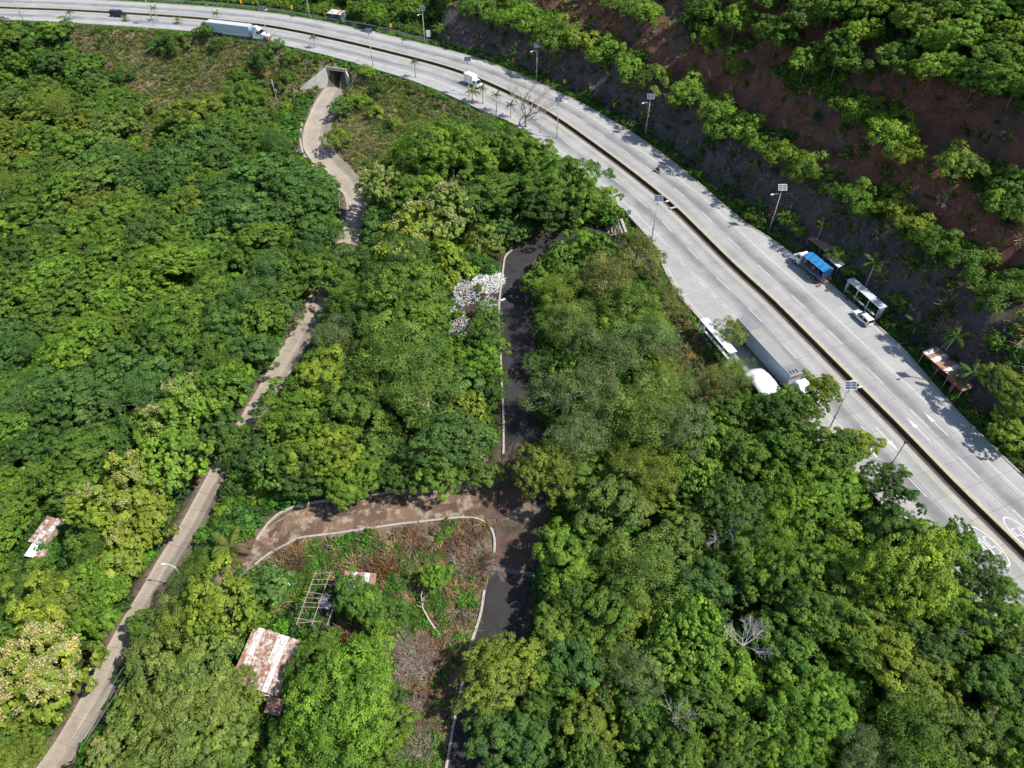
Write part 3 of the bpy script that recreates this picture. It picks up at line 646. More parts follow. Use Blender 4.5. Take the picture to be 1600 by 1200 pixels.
def crown_mesh(name, mat, seed, **kw):
    V, F, t, P2 = crown(seed, **kw); return npmesh(name, V, F, mat, {'tone': t}), P2
def trunk_mesh(P2, seed, hb, mat, nl=6, r0=.045):
    """trunk and limbs in crown units; crown centre is z=0, ground at -hb"""
    rg = np.random.default_rng(seed); m = MB(); bend = rg.normal(0, .08, 2)
    top = Vector((0, 0, .1)); base = Vector((bend[0], bend[1], -hb))
    m.tube([base, base.lerp(top, .35) + Vector((bend[1] * .6, -bend[0] * .4, 0)), base.lerp(top, .7), top], [r0, r0 * .8, r0 * .6, r0 * .3], 6)
    ch = P2[rg.choice(len(P2), min(nl, len(P2)), replace=False)]
    for p in ch:
        p = Vector(p) * .9; s = base.lerp(top, rg.uniform(.4, .8)); mid = s.lerp(p, .5) + Vector((0, 0, .06))
        m.tube([s, mid, p], [r0 * .5, r0 * .3, r0 * .1], 4, False)
    return m.build('trunk', mat, mesh_only=True, smooth=True)
KINDS = {}
def kind(name, n, mat, bark, hb, seed, **kw):
    KINDS[name] = []
    for i in range(n):
        f = (1, .84, 1.22, .92, 1.1)[i % 5]; k2_ = dict(kw); k2_['leaf'] = kw['leaf'] * f; k2_['per'] = int(kw['per'] / f ** 1.6); k2_['r1'] = kw['r1'] * (1, 1.15, .9, 1.05, .85)[i % 5]
        me, P2 = crown_mesh('crown', mat, seed + i, **k2_)
        KINDS[name].append((me, trunk_mesh(P2, seed + 50 + i, hb, bark), hb))
kind('broad', 5, M_LEAF, M_BARK, 1.25, 100, k1=36, r1=.24, k2=15, r2=.09, per=40, leaf=.026, flat=.70, lobes=.40, low=-.15)
kind('wood', 5, M_LEAF, M_BARK, 1.1, 150, k1=38, r1=.21, k2=14, r2=.085, per=36, leaf=.025, flat=.58, lobes=.48, low=-.1)
kind('coarse', 3, M_LEAF, M_BARK, 1.3, 200, k1=18, r1=.32, k2=10, r2=.12, per=22, leaf=.052, aspect=1.2, flat=.85, lobes=.28)
kind('teak', 3, M_LEAF, M_BARK, 1.3, 300, k1=20, r1=.3, k2=12, r2=.10, per=13, leaf=.062, aspect=1.3, flat=.95, up=.6)
kind('feathery', 4, M_LEAF, M_PALEBARK, 1.5, 400, k1=26, r1=.26, k2=13, r2=.13, per=26, leaf=.030, aspect=2.6, flat=.8, lobes=.34, spread=1.25, up=.1)
kind('umbrella', 3, M_LEAF, M_BARK, 1.1, 500, k1=40, r1=.22, k2=15, r2=.085, per=22, leaf=.026, aspect=1.8, flat=.42, low=-.05, droop=.12)
kind('bush', 4, M_LEAF, M_BARK, .45, 600, k1=14, r1=.36, k2=13, r2=.15, per=30, leaf=.040, aspect=1.5, flat=.75, low=-.15, lobes=.3)
# blossom sprays for the teak crowns
BLOOM = []
for i, dens in enumerate((34, 150)):
    V, F, t, P2 = crown(300 + i, k1=20, r1=.3, k2=12, r2=.10, per=13, leaf=.062, aspect=1.3, flat=.95, up=.6)
    rg = np.random.default_rng(9 + i); top = P2[P2[:, 2] > .15]; ch = top[rg.choice(len(top), min(dens, len(top)), replace=False)]
    PP = np.concatenate([c * 1.07 + [0, 0, .05] + rg.normal(size=(46, 3)) * [.05, .05, .05] for c in ch])
    V, F = leaves(PP, unit(rg.normal(size=PP.shape) + [0, 0, .8]), (.018, .022)[i], 1.2, rg); BLOOM.append(npmesh('blossom', V, F, M_FLOWER, {'tone': rg.uniform(.2, .9, len(F))}))
TINT = dict(mid=(.098, .188, .024), bright=(.132, .242, .026), yel=(.176, .252, .026), dark=(.062, .132, .022), teal=(.080, .168, .036), olive=(.118, .190, .034),
            grey=(.118, .178, .058), pale=(.168, .240, .050), ylo=(.148, .212, .028), brn=(.150, .175, .050))
TINT = {k: tuple(c * 1.28 for c in v) for k, v in TINT.items()}
TWORD = dict(mid='mid green', bright='bright green', yel='yellow-green', dark='dark green', teal='blue-green', olive='olive green', grey='grey-green', pale='pale green', ylo='yellowish olive', brn='brownish green')
KNAME = dict(wood=('woodland_tree', 'uneven-crowned tree'), broad=('broadleaf_tree', 'round-crowned tree'), coarse=('big_leaved_tree', 'coarse-leaved tree'), teak=('flowering_tree', 'large-leaved tree'), feathery=('feathery_tree', 'feathery tree'), umbrella=('spreading_tree', 'flat spreading tree'), bush=('bush', 'bush'))
trees = []      # dicts: kind, x, y, z(crown centre), r, tint, bloom, u, v
def add_tree(kd, u, v, rpx, tint, bloom=0, sc_h=1.0):
    r = rpx / 7.5
    for _ in range(3):
        hb = KINDS[kd][0][2]; x, y, z = G(u, v, r * hb)
        dep = PX(np.array([x, y, z + r]))[2]; r = rpx * dep / FPX
    trees.append(dict(kd=kd, x=x, y=y, z=z, r=r, tint=tint, bloom=bloom, hand=True)); return trees[-1]
H_ = '''
broad 853 743 51 ylo|broad 905 735 42 olive|broad 962 790 62 olive|feathery 902 690 48 grey|feathery 878 622 50 grey|feathery 930 622 52 grey|feathery 1003 650 55 olive|feathery 1062 678 50 grey|feathery 1040 610 46 olive
feathery 958 562 56 grey|feathery 1012 532 44 grey|feathery 890 505 44 olive|feathery 873 462 40 ylo|feathery 955 440 44 brn|feathery 1000 398 36 brn|broad 915 383 38 bright|coarse 872 412 30 mid|coarse 840 440 26 bright|feathery 1040 470 30 brn|feathery 985 480 40 olive
coarse 1075 742 44 bright|coarse 1122 690 34 bright|broad 1165 712 46 mid|coarse 1105 770 34 bright|broad 1232 700 52 mid|broad 1292 712 50 mid|broad 1335 700 34 yel|broad 1290 770 56 bright|broad 1385 750 36 dark|broad 1400 822 52 dark|broad 1222 785 50 bright
broad 1150 805 58 dark|broad 1425 900 74 yel|coarse 1502 850 30 mid|broad 1530 905 40 dark|broad 1566 962 45 mid|broad 1332 880 62 bright|broad 1250 880 58 mid|broad 1180 880 46 mid|broad 1100 912 50 teal|broad 1060 850 54 olive|feathery 1008 890 56 olive
broad 886 862 52 bright|broad 930 868 42 mid|broad 894 925 44 mid|broad 952 950 50 mid|broad 1002 962 42 ylo|coarse 1080 990 52 bright|coarse 1040 1020 46 bright|coarse 1110 1015 50 bright|broad 866 985 44 ylo|broad 900 1035 46 teal|broad 940 1005 42 ylo|broad 780 1050 60 ylo
broad 770 1140 54 teal|broad 842 1105 36 dark|feathery 990 1055 46 grey|broad 1005 1120 42 mid|broad 925 1130 52 ylo|broad 915 1195 52 mid|broad 1062 1180 52 mid|broad 1100 1090 52 mid|broad 1162 1060 52 bright|broad 1230 1020 54 mid|broad 1280 1105 56 bright
broad 1210 1130 48 mid|broad 1150 1175 46 mid|broad 1300 970 62 mid|broad 1375 1025 60 yel|broad 1450 1010 46 teal|broad 1440 1065 56 ylo|feathery 1440 1125 52 olive|broad 1380 1135 44 mid|feathery 1350 1185 48 grey|broad 1490 1160 60 olive|broad 1562 1060 50 dark|broad 1582 1140 50 mid
broad 1530 1190 50 bright|broad 1590 1000 40 ylo|broad 1490 960 45 bright|broad 1230 950 46 mid|broad 1190 1000 40 mid|broad 830 1170 44 teal|broad 860 1060 40 mid|broad 1020 1170 40 dark|broad 1240 1190 48 bright|broad 1460 845 34 mid|broad 1400 980 40 bright
broad 702 240 58 bright|broad 762 232 46 mid|broad 660 292 50 bright|broad 822 232 44 mid|broad 880 283 56 mid|broad 925 310 36 bright|broad 858 325 44 dark|broad 790 292 48 mid|broad 742 312 50 dark|teak 690 342 50 pale 1|teak 640 378 54 yel 1|teak 602 300 38 pale 1|bush 812 360 28 teal
bush 760 382 34 pale|umbrella 640 442 66 mid|umbrella 592 432 44 mid|teak 700 420 40 yel|feathery 548 470 34 mid|feathery 525 530 34 grey|broad 650 500 46 bright|bush 700 478 14 mid|broad 738 565 38 bright|feathery 622 555 62 olive|feathery 665 612 56 olive
broad 555 592 48 olive|broad 508 592 45 yel|broad 560 652 52 mid|broad 480 662 44 bright|broad 522 712 50 yel|broad 575 732 42 bright|broad 538 764 36 bright|broad 622 690 24 brn|broad 702 690 56 teal|broad 690 742 38 mid|coarse 728 640 30 yel|broad 758 585 24 mid|broad 625 742 36 dark
broad 450 702 36 mid|coarse 436 742 34 mid|broad 440 660 38 bright|teak 300 642 52 bright 1|teak 250 682 44 bright 1|teak 272 722 54 bright|teak 220 762 56 yel 1|teak 182 802 50 yel 1|teak 240 812 38 yel|teak 200 862 44 yel 1|broad 170 905 46 bright|broad 150 850 40 mid
teak 340 618 42 mid|broad 368 595 32 bright|broad 352 672 34 teal|broad 402 550 34 teal|broad 408 498 40 mid|broad 75 950 58 yel|broad 135 930 46 ylo|broad 28 1125 42 ylo|broad 28 1188 40 ylo|broad 150 960 38 bright|broad 232 985 34 mid
coarse 345 945 58 yel|coarse 410 925 40 teal|umbrella 250 1050 62 pale|umbrella 312 1042 60 pale|umbrella 215 1115 48 pale|umbrella 290 1120 68 pale|umbrella 352 1086 50 pale|teak 178 1176 32 pale 1|umbrella 245 1190 56 pale|umbrella 350 1165 44 pale
umbrella 540 1085 92 bright|umbrella 478 1058 40 mid|umbrella 392 1082 26 pale|bush 470 1012 16 mid|bush 372 1005 16 yel|bush 497 945 12 mid|bush 530 950 14 bright|broad 372 690 26 mid|broad 354 714 18 dark|bush 1258 598 18 bright|broad 1236 622 28 bright|broad 1192 636 26 mid|broad 1262 640 30 mid|umbrella 600 1130 44 bright|umbrella 500 1160 60 bright|umbrella 570 1180 58 bright|broad 455 1160 44 mid|broad 562 940 42 mid|broad 600 960 34 mid|broad 680 905 26 bright|broad 402 962 22 mid
teak 72 1050 70 yel 2|broad 1100 18 26 mid|broad 1150 35 30 bright|broad 1215 55 36 mid|broad 1262 96 34 bright|broad 1310 88 40 mid|broad 1345 50 34 bright|broad 1400 98 36 mid|broad 1462 112 38 bright|broad 1520 130 40 mid|broad 1585 140 36 bright|broad 1190 8 30 mid|broad 1255 30 34 olive|broad 1430 40 36 ylo|broad 1300 20 34 mid
broad 1360 10 34 bright|broad 1500 60 38 bright|broad 1560 80 38 mid|broad 1480 10 36 mid|broad 1550 20 38 bright|umbrella 960 8 22 mid|broad 20 1010 40 yel|broad 1287 614 30 ylo|feathery 1165 545 0 ylo|feathery 1140 590 34 olive|broad 1218 640 36 dark|bush 1160 640 30 bright|feathery 1142 520 24 ylo
bush 752 22 32 mid|bush 812 36 38 bright|bush 872 66 38 bright|bush 912 72 28 yel|bush 950 90 32 bright|bush 985 112 30 bright|bush 1022 130 32 olive|bush 1082 156 40 bright|bush 1118 176 30 bright|bush 1150 204 40 bright|bush 1222 250 28 ylo|bush 1262 266 30 bright
bush 1335 318 34 bright|bush 1392 332 30 yel|bush 1430 362 34 ylo|bush 1472 386 34 mid|bush 1512 422 38 mid|bush 1562 470 40 mid|bush 1592 450 28 mid|broad 1580 618 40 ylo|broad 1585 672 34 yel|bush 1205 240 24 mid|bush 1178 338 16 mid|bush 1234 345 16 bright|bush 1312 402 20 ylo|bush 1325 425 14 mid|bush 1160 322 12 bright|bush 1250 362 14 mid|bush 1405 470 16 mid|bush 1245 275 20 mid|bush 1300 300 16 dark|bush 1180 225 20 bright|bush 1060 165 18 mid
bush 1010 26 24 bright|bush 985 22 20 mid|bush 1110 68 22 yel|bush 1090 48 20 mid|bush 1152 112 20 ylo|bush 1330 180 34 bright|bush 1392 212 42 bright|bush 1414 242 30 yel|bush 1500 266 42 ylo|bush 1582 290 32 mid|bush 1590 342 32 mid|bush 1560 320 28 mid|bush 1366 170 18 yel
bush 272 70 22 dark|bush 321 52 17 dark|bush 410 100 24 dark|bush 446 122 18 dark|bush 376 118 17 mid|bush 192 122 20 dark|bush 433 72 12 teal|bush 540 168 18 mid|bush 562 160 18 bright|bush 586 178 15 yel|bush 617 194 12 ylo|bush 590 140 14 dark|bush 245 70 16 teal|bush 340 75 12 dark|bush 575 115 14 bright|bush 455 95 14 mid
broad 585 20 20 bright|broad 560 10 18 mid|bush 620 30 14 teal|bush 690 48 10 bright|bush 640 22 18 bright|broad 10 60 26 mid|broad 85 48 24 mid|bush 710 720 22 bright|bush 745 600 26 mid|bush 840 470 13 mid|bush 843 520 14 dark|bush 845 560 14 mid|bush 847 605 15 dark|bush 850 650 15 mid|bush 846 700 14 bright|bush 762 492 22 teal|bush 748 452 8 mid|bush 716 492 10 bright|bush 748 520 20 mid|bush 690 545 20 bright'''
for e in H_.replace('\n', '|').split('|'):
    e = e.split()
    if len(e) < 5 or e[3] == '0': continue
    add_tree(e[0], float(e[1]), float(e[2]), float(e[3]), e[4], int(e[5]) if len(e) > 5 else 0)

# ------------------------------------------------------------------ more trees filling the woods
keep = []
for p, lo, hi in ((LANE, 0, 999), (BLACK, 22, 999), (CONN, 0, 50)):
    for q in np.arange(max(1, lo), min(p.L, hi), 2.0):
        u, v, dp = PX(np.array(p.at(q))); 
        if p is LANE and (370 < v < 455 or 676 < v < 715): continue
        keep.append((float(u), float(v), 6 if p is not BLACK else 10))
for q in np.arange(S0 - 10, S0 + 300, 3): 
    u, v, dp = PX(np.array(HW.at(q, -float(wi(q))))); keep.append((float(u), float(v), 0))
keep += [(70, 835, 26), (85, 815, 22), (55, 855, 20), (425, 1020, 34), (440, 1070, 20), (505, 935, 45), (570, 905, 25), (745, 465, 36), (715, 510, 24), (955, 350, 22), (1130, 520, 16), (1190, 590, 18), (432, 150, 10), (520, 25, 14), (370, 865, 18), (1110, 500, 18), (225, 220, 12), (120, 925, 14), (745, 655, 10), (1230, 580, 22), (455, 185, 10), (462, 205, 12), (440, 190, 6), (468, 230, 10), (540, 330, 8), (432, 178, 8), (765, 440, 24), (400, 880, 14)]
KP = np.array(keep)
zo = [ZN[k] for k in ('dryL', 'dryM', 'clear', 'brush', 'meadow')]
cand = []
rg = np.random.default_rng(33)
hx = np.array([t['x'] for t in trees]); hy = np.array([t['y'] for t in trees]); hr = np.array([t['r'] for t in trees])
px_ = rg.uniform(-215, 215, 26000); py_ = rg.uniform(18, 400, 26000); pz_ = TZ(px_, py_)
hd2, hs2, hg2 = HW.near(px_, py_); of2 = hd2 * hg2; do2 = of2 - wo(hs2); di2 = -of2 - wi(hs2); am2 = sstep(S0 + 150, S0 + 157, hs2 + do2 * .22)
placed = [(a, b, c) for a, b, c in zip(hx, hy, hr)]; PA = np.array(placed)
fills = []
un = vnoise(px_, py_, 22, 31); un2 = vnoise(px_, py_, 9, 32)
for i in range(len(px_)):
    x, y, z = px_[i], py_[i], pz_[i]
    inner = of2[i] < 0
    if inner and di2[i] < 4.5: continue
    if not inner:
        if am2[i] > .5 and do2[i] < 26.5: continue
        if am2[i] <= .5 and do2[i] < 11: continue
    leftwood = inner and x < 5 and y > 60
    r = (rg.uniform(3.0, 6.2) if leftwood else rg.uniform(2.6, 5.0) if not inner else rg.uniform(3.2, 5.6))
    if not inner and am2[i] <= .5: r = rg.uniform(2.0, 4.2)
    u, v, dp = PX(np.array([x, y, z + r * 1.1])); 
    if u < -110 or u > 1710 or v < -70 or v > 1330: continue
    rp = r * FPX / dp
    if inner:
        if any(inpoly(np.array([u]), np.array([v]), poly)[0] for poly in zo): continue
        d = np.hypot(KP[:, 0] - u, KP[:, 1] - v) - KP[:, 2]
        if d.min() < rp * .92: continue
    dd = np.hypot(PA[:, 0] - x, PA[:, 1] - y) / (PA[:, 2] + r)
    if dd.min() < (.46 if leftwood else .52): continue
    PA = np.r_[PA, [[x, y, r]]]
    a = un[i] + .35 * un2[i] + rg.normal(0, .16); b = rg.random()
    if inner and x < 0 and v < 330: tint = ('ylo' if a > .2 else 'olive' if a > .0 else 'mid' if a > -.22 else 'teal') if u < 330 else ('ylo' if a > .4 else 'olive' if a > .25 else 'bright' if a > .1 else 'mid' if a > -.22 else 'teal')
    elif inner and leftwood: tint = 'olive' if a > .34 else 'bright' if a > .14 else 'mid' if a > -.12 else 'teal' if b > .35 else 'dark'
    elif inner: tint = 'ylo' if a > .32 else 'bright' if a > .08 else 'mid' if a > -.22 else 'dark'
    else: tint = 'yel' if a > .38 else 'bright' if a > .0 else 'mid' if a > -.25 else 'dark'
    kd = 'broad' if b < .5 else 'feathery' if b < .68 else 'coarse' if b < .78 else 'umbrella'
    if leftwood: kd = 'wood' if b < .68 else 'umbrella' if b < .86 else 'feathery' if b < .95 else 'broad'
    if not inner: kd = 'broad' if b < .7 else 'coarse'
    trees.append(dict(kd=kd, x=x, y=y, z=z, r=r, tint=tint, bloom=0, hand=False))

# ------------------------------------------------------------------ words that single a tree out
LM = [('the underpass mouth', W(522, 135, -7)[:2]), ('the semi-trailer in the far lane', W(372, 50)[:2]), ('the hillside path scar', G(228, 215)[:2]), ('the patched tin hut', G(70, 840)[:2]),
      ('the rusty shed roof', G(420, 1020)[:2]), ('the ruined roof frame', G(505, 935)[:2]), ('the rubbish heap', G(745, 460)[:2]), ('the stone retaining wall', G(955, 355)[:2]),
      ('the parked grey trailer', W(1200, 540)[:2]), ('the valley-side bus shelter', W(1120, 520)[:2]), ('the white tarpaulin canopy', W(1190, 590)[:2]), ('the blue truck', W(1268, 405)[:2]), ('the roadside shelter with a bench', W(1355, 460)[:2]),
      ('the cream-blossomed tree', G(72, 1050)[:2]), ('the link-road junction', BLACK.at(BLACK.near([W(812, 772, -8.9)[0]], [W(812, 772, -8.9)[1]])[1][0])[:2]), ('the bend of the link road', G(430, 840)[:2]), ('the grey band across the asphalt lane', G(800, 892)[:2]),
      ('the top of the asphalt lane', G(815, 395)[:2]), ('the big bright spreading tree', G(540, 1085)[:2]), ('the painted ovals', W(1545, 853)[:2]), ('the lane arrows', W(1386, 686)[:2]),
      ('the bare silver tree', G(1170, 990)[:2]), ('the thin bare tree', G(1135, 820)[:2]), ('the motorcycle', W(1027, 264)[:2]), ('the white box truck', W(740, 127)[:2]), ('the kerbside tin kiosk', W(525, 25)[:2]),
      ('the lane stretch beside the dark gap', G(375, 690)[:2]), ('the left end of the lane', G(105, 1160)[:2]), ('the pinched bend of the lane', G(180, 1010)[:2]), ('the lone lamp by the lane', G(283, 890)[:2]), ('the curved lane below the underpass', G(494, 215)[:2]),
      ('the fallen trunk', G(672, 975)[:2]), ('the last tall lamp of the cut side', W(1540, 612)[:2]), ('the roadside stall', W(1480, 580)[:2]), ('the red-brown cut face', G(1150, 100)[:2]), ('the bare corner of rock wall', G(700, 60)[:2])]
LMP = np.array([p for _, p in LM])
used = {}
def relword(dx, dy):
    if abs(dx) > abs(dy) * 1.6: return 'right of' if dx > 0 else 'left of'
    if abs(dy) > abs(dx) * 1.6: return 'beyond' if dy > 0 else 'in front of'
    return ('beyond and right of' if dx > 0 else 'beyond and left of') if dy > 0 else ('before and right of' if dx > 0 else 'before and left of')
def tree_label(t):
    d = np.hypot(LMP[:, 0] - t['x'], LMP[:, 1] - t['y']); o = np.argsort(d)
    size = 'small' if t['r'] < 3.0 else 'large' if t['r'] > 6.2 else 'medium'
    if t['kd'] == 'bush': size = 'low'
    nm = KNAME[t['kd']][1]; base = f"{TWORD[t['tint']]} {nm}"
    if t['bloom']: base = ('tree thick with cream blossom' if t['bloom'] == 2 else f"{TWORD[t['tint']]} tree with cream blossom sprays")
    opts = []
    for k in o[:3]:
        rel = relword(t['x'] - LMP[k][0], t['y'] - LMP[k][1]); how = '' if d[k] < 9 else ' well' if d[k] > 26 and rel.startswith(('beyond', 'left', 'right')) else ''
        opts.append(f"{size} {base}{how} {rel} {LM[k][0]}")
    for s in opts:
        if s not in used and len(s.split()) <= 16: used[s] = t; return s, None
    for k, j in ((0, 1), (0, 2), (1, 2), (0, 3), (1, 3)):
        s = f"{size} {base} between {LM[o[k]][0]} and {LM[o[j]][0]}"
        if s not in used and len(s.split()) <= 16: used[s] = t; return s, None
    for k, j in ((0, 1), (1, 0), (0, 2), (2, 0)):
        s = f"{size} {base}, off {LM[o[k]][0]} towards {LM[o[j]][0]}"
        if s not in used and len(s.split()) <= 16: used[s] = t; return s, None
    for k in (0, 1, 2, 3, 4, 5):
        s = f"{TWORD[t['tint']]} {nm} {relword(t['x'] - LMP[o[k]][0], t['y'] - LMP[o[k]][1])} {LM[o[k]][0]}"
        if s not in used and len(s.split()) <= 16: used[s] = t; return s, None
    s = f"{TWORD[t['tint']]} {nm} {relword(t['x'] - LMP[o[0]][0], t['y'] - LMP[o[0]][1])} {LM[o[0]][0]}"; return s, 'look-alike trees'
leaf_count = {}; cap = dict(broadleaf_tree=290)
for t in trees:
    t['px'] = t['r'] * FPX / PX(np.array([t['x'], t['y'], t['z']]))[2] + (1000 if t['hand'] else 0)
trees.sort(key=lambda t: -t['px'])
wild = []
GROUPS = {'leftwood': 'trees of the valley-side wood', 'mid': 'trees between the lanes', 'right': 'trees between the asphalt lane and the highway', 'hill': 'trees on the cut hillside', 'far': 'trees beyond the highway bend'}
shared_first = {}
for t in trees:
    nm = KNAME[t['kd']][0]; u_, v_, _d = PX(np.array([t['x'], t['y'], t['z'] + t['r']]))
    inview = -20 < u_ < 1620 and -20 < v_ < 1220
    if leaf_count.get(nm, 0) >= cap.get(nm, 285) or not inview: wild.append(t); continue
    leaf_count[nm] = leaf_count.get(nm, 0) + 1
    lab, grp = tree_label(t)
    dd_, ss_, gg_ = HW.near([t['x']], [t['y']])
    if gg_[0] > 0: gr = 'hill' if ss_[0] > S0 + 150 else 'far'
    else:
        bd = BLACK.near([t['x']], [t['y']]); gr = 'right' if (bd[2][0] > 0 and t['x'] > 0) or t['x'] > 12 else 'mid'
        ld = LANE.near([t['x']], [t['y']]); 
        if ld[2][0] < 0 and t['x'] < 0: gr = 'leftwood'
    kv = KINDS[t['kd']]; i = random.randrange(len(kv))
    if t['kd'] == 'broad' and random.random() < .4: kv = KINDS['wood']
    if t['bloom']: i = 1 if t['bloom'] == 2 else 0
    cm, tm, hb = kv[i]; r = t['r']; hgt = hb * r
    root = thing(nm, lab, 'bush' if t['kd'] == 'bush' else 'tree', (t['x'], t['y'], t['z']), 0, grp or (('bushes' if t['kd'] == 'bush' else 'trees') + GROUPS[gr][5:]))
    if grp and lab in shared_first: pass
    rz = random.uniform(0, 6.28); s = random.uniform(.84, 1.2)
    c = inst('crown', cm, root, (0, 0, hgt), (random.uniform(-.12, .12), random.uniform(-.12, .12), rz), (r * s, r / s, r * random.uniform(.88, 1.1)))
    bb = random.uniform(.88, 1.14); b = [x * bb * random.uniform(.95, 1.05) for x in TINT[t['tint']]]; c.color = (*b, 1)
    tr = inst('trunk', tm, root, (0, 0, hgt), (0, 0, rz), (r, r, r * .82))
    if t['bloom']:
        inst('blossom', BLOOM[t['bloom'] - 1], root, (0, 0, hgt), tuple(c.rotation_euler), tuple(c.scale))
# labels shared by look-alikes need the same group on every one
bylab = {}
for o in bpy.data.objects:
    if o.get('label') and o.get('category') in ('tree', 'bush'): bylab.setdefault(o['label'], []).append(o)
for lab, L in bylab.items():
    if len(L) > 1:
        for o in L: o['group'] = ('look-alikes: ' + lab)[:60]

# ------------------------------------------------------------------ uncountable growth (scattered with geometry nodes)
def scatter(name, label, pts, rot, scl, idx, sources):
    coll = bpy.data.collections.new(name + '_pieces')
    for i, o in enumerate(sources):
        o.name = f'{name}_piece_{i:02d}'; coll.objects.link(o)
        for c in list(o.users_collection):
            if c is not coll: c.objects.unlink(o)
    me = bpy.data.meshes.new(name); me.vertices.add(len(pts)); me.vertices.foreach_set('co', np.asarray(pts, np.float32).ravel())
    for nm, tp, dat, key in (('rot', 'FLOAT_VECTOR', rot, 'vector'), ('scl', 'FLOAT_VECTOR', scl, 'vector'), ('idx', 'INT', idx, 'value')):
        at = me.attributes.new(nm, tp, 'POINT'); at.data.foreach_set(key, np.asarray(dat, np.int32 if tp == 'INT' else np.float32).ravel())
    o = bpy.data.objects.new(name, me); C.objects.link(o); tagp(o, label, kind='stuff')
    ng = bpy.data.node_groups.new(name, 'GeometryNodeTree')
    ng.interface.new_socket('Geometry', in_out='INPUT', socket_type='NodeSocketGeometry'); ng.interface.new_socket('Geometry', in_out='OUTPUT', socket_type='NodeSocketGeometry')
    n = ng.nodes; gi = n.new('NodeGroupInput'); go = n.new('NodeGroupOutput'); mp = n.new('GeometryNodeMeshToPoints'); ip = n.new('GeometryNodeInstanceOnPoints')
    ci = n.new('GeometryNodeCollectionInfo'); ci.inputs['Collection'].default_value = coll; ci.inputs['Separate Children'].default_value = True; ci.inputs['Reset Children'].default_value = True
    def na(nm, tp): a = n.new('GeometryNodeInputNamedAttribute'); a.data_type = tp; a.inputs[0].default_value = nm; return a.outputs[0]
    L = ng.links.new; L(gi.outputs[0], mp.inputs[0]); L(mp.outputs[0], ip.inputs['Points']); L(ci.outputs[0], ip.inputs['Instance'])
    ip.inputs['Pick Instance'].default_value = True; L(na('idx', 'INT'), ip.inputs['Instance Index']); L(na('rot', 'FLOAT_VECTOR'), ip.inputs['Rotation']); L(na('scl', 'FLOAT_VECTOR'), ip.inputs['Scale'])
    L(ip.outputs[0], go.inputs[0]); md = o.modifiers.new('scatter', 'NODES'); md.node_group = ng
    return o
def srcobj(me, colr):
    o = bpy.data.objects.new('piece', me); o.color = (*colr, 1); return o
def leafm(name, base, rnd=.3): return leafmat(name, base=base, rnd=rnd)
def small_bush(seed, mat, leaf=.12, per=12, k1=7, k2=7):
    V, F, t, _ = crown(seed, k1=k1, r1=.45, k2=k2, r2=.25, per=per, leaf=leaf, aspect=1.4, flat=.8, low=-.05); V[:, 2] += .35; return npmesh('shrub', V, F, mat, {'tone': t})
def tuft(seed, mat, n=46, h=1.0, w=.07, lean=.55):
    rg = np.random.default_rng(seed); V = []; F = []
    b = rg.normal(0, .22, (n, 2)); d = rg.normal(0, lean, (n, 2)); hh = h * rg.uniform(.5, 1.1, n)
    for i in range(n):
        t = rg.uniform(0, 6.28); wx, wy = w * math.cos(t), w * math.sin(t); x, y = b[i]; k = len(V)
        V += [(x - wx, y - wy, 0), (x + wx, y + wy, 0), (x + wx * .8 + d[i, 0] * .5 * hh[i], y + wy * .8 + d[i, 1] * .5 * hh[i], hh[i] * .62), (x - wx * .8 + d[i, 0] * .5 * hh[i], y - wy * .8 + d[i, 1] * .5 * hh[i], hh[i] * .62),
              (x + d[i, 0] * hh[i] + wx * .25, y + d[i, 1] * hh[i] + wy * .25, hh[i] * .8), (x + d[i, 0] * hh[i] - wx * .25, y + d[i, 1] * hh[i] - wy * .25, hh[i] * .8)]
        F += [(k, k + 1, k + 2, k + 3), (k + 3, k + 2, k + 4, k + 5)]
    return npmesh('tuft', V, F, mat, {'tone': np.repeat(rg.uniform(0, 1, n), 2)})
def twigs(seed, mat, n=26, L=1.0, r=.018):
    rg = np.random.default_rng(seed); m = MB()
    for i in range(n):
        a = rg.uniform(0, 6.28); e = rg.uniform(.05, .8); p = Vector(rg.normal(0, .25, 3) * [1, 1, .2]) + Vector((0, 0, .1)); d = Vector((math.cos(a) * math.cos(e), math.sin(a) * math.cos(e), math.sin(e))) * L * rg.uniform(.5, 1)
        m.tube([p, p + d * .5 + Vector(rg.normal(0, .05, 3)), p + d], [r, r * .8, r * .4], 3, False)
    return m.build('twigs', mat, mesh_only=True)
LG1 = leafm('leaf_green_a', (.085, .18, .022)); LG2 = leafm('leaf_green_b', (.125, .235, .025)); LG3 = leafm('leaf_dark', (.055, .13, .022)); LG4 = leafm('leaf_vivid_green', (.075, .24, .025))
LD1 = leafm('straw', (.40, .34, .17)); LD2 = leafm('straw_green', (.19, .24, .065)); LD3 = leafm('dead_leaf_brown', (.235, .165, .11)); LD4 = leafm('dead_leaf_red', (.20, .10, .055)); LD5 = leafm('grey_dry_grass', (.27, .25, .17))
OB = {}
SB = [srcobj(small_bush(700 + i, m_), (1, 1, 1)) for i, m_ in enumerate((LG1, LG2, LG3, LG4, LG1, LG2))]
TF = [srcobj(tuft(720 + i, m_, h=1.0 if i < 4 else .8), (1, 1, 1)) for i, m_ in enumerate((LD1, LD2, LD5, LD2, LG2, LG4, LD3))]
def rnd_scale(n, lo, hi): s = rg.uniform(lo, hi, n); return np.stack([s, s, s * rg.uniform(.7, 1.1, n)], 1)
def rnd_rot(n, tilt=.15): return np.stack([rg.normal(0, tilt, n), rg.normal(0, tilt, n), rg.uniform(0, 6.28, n)], 1)
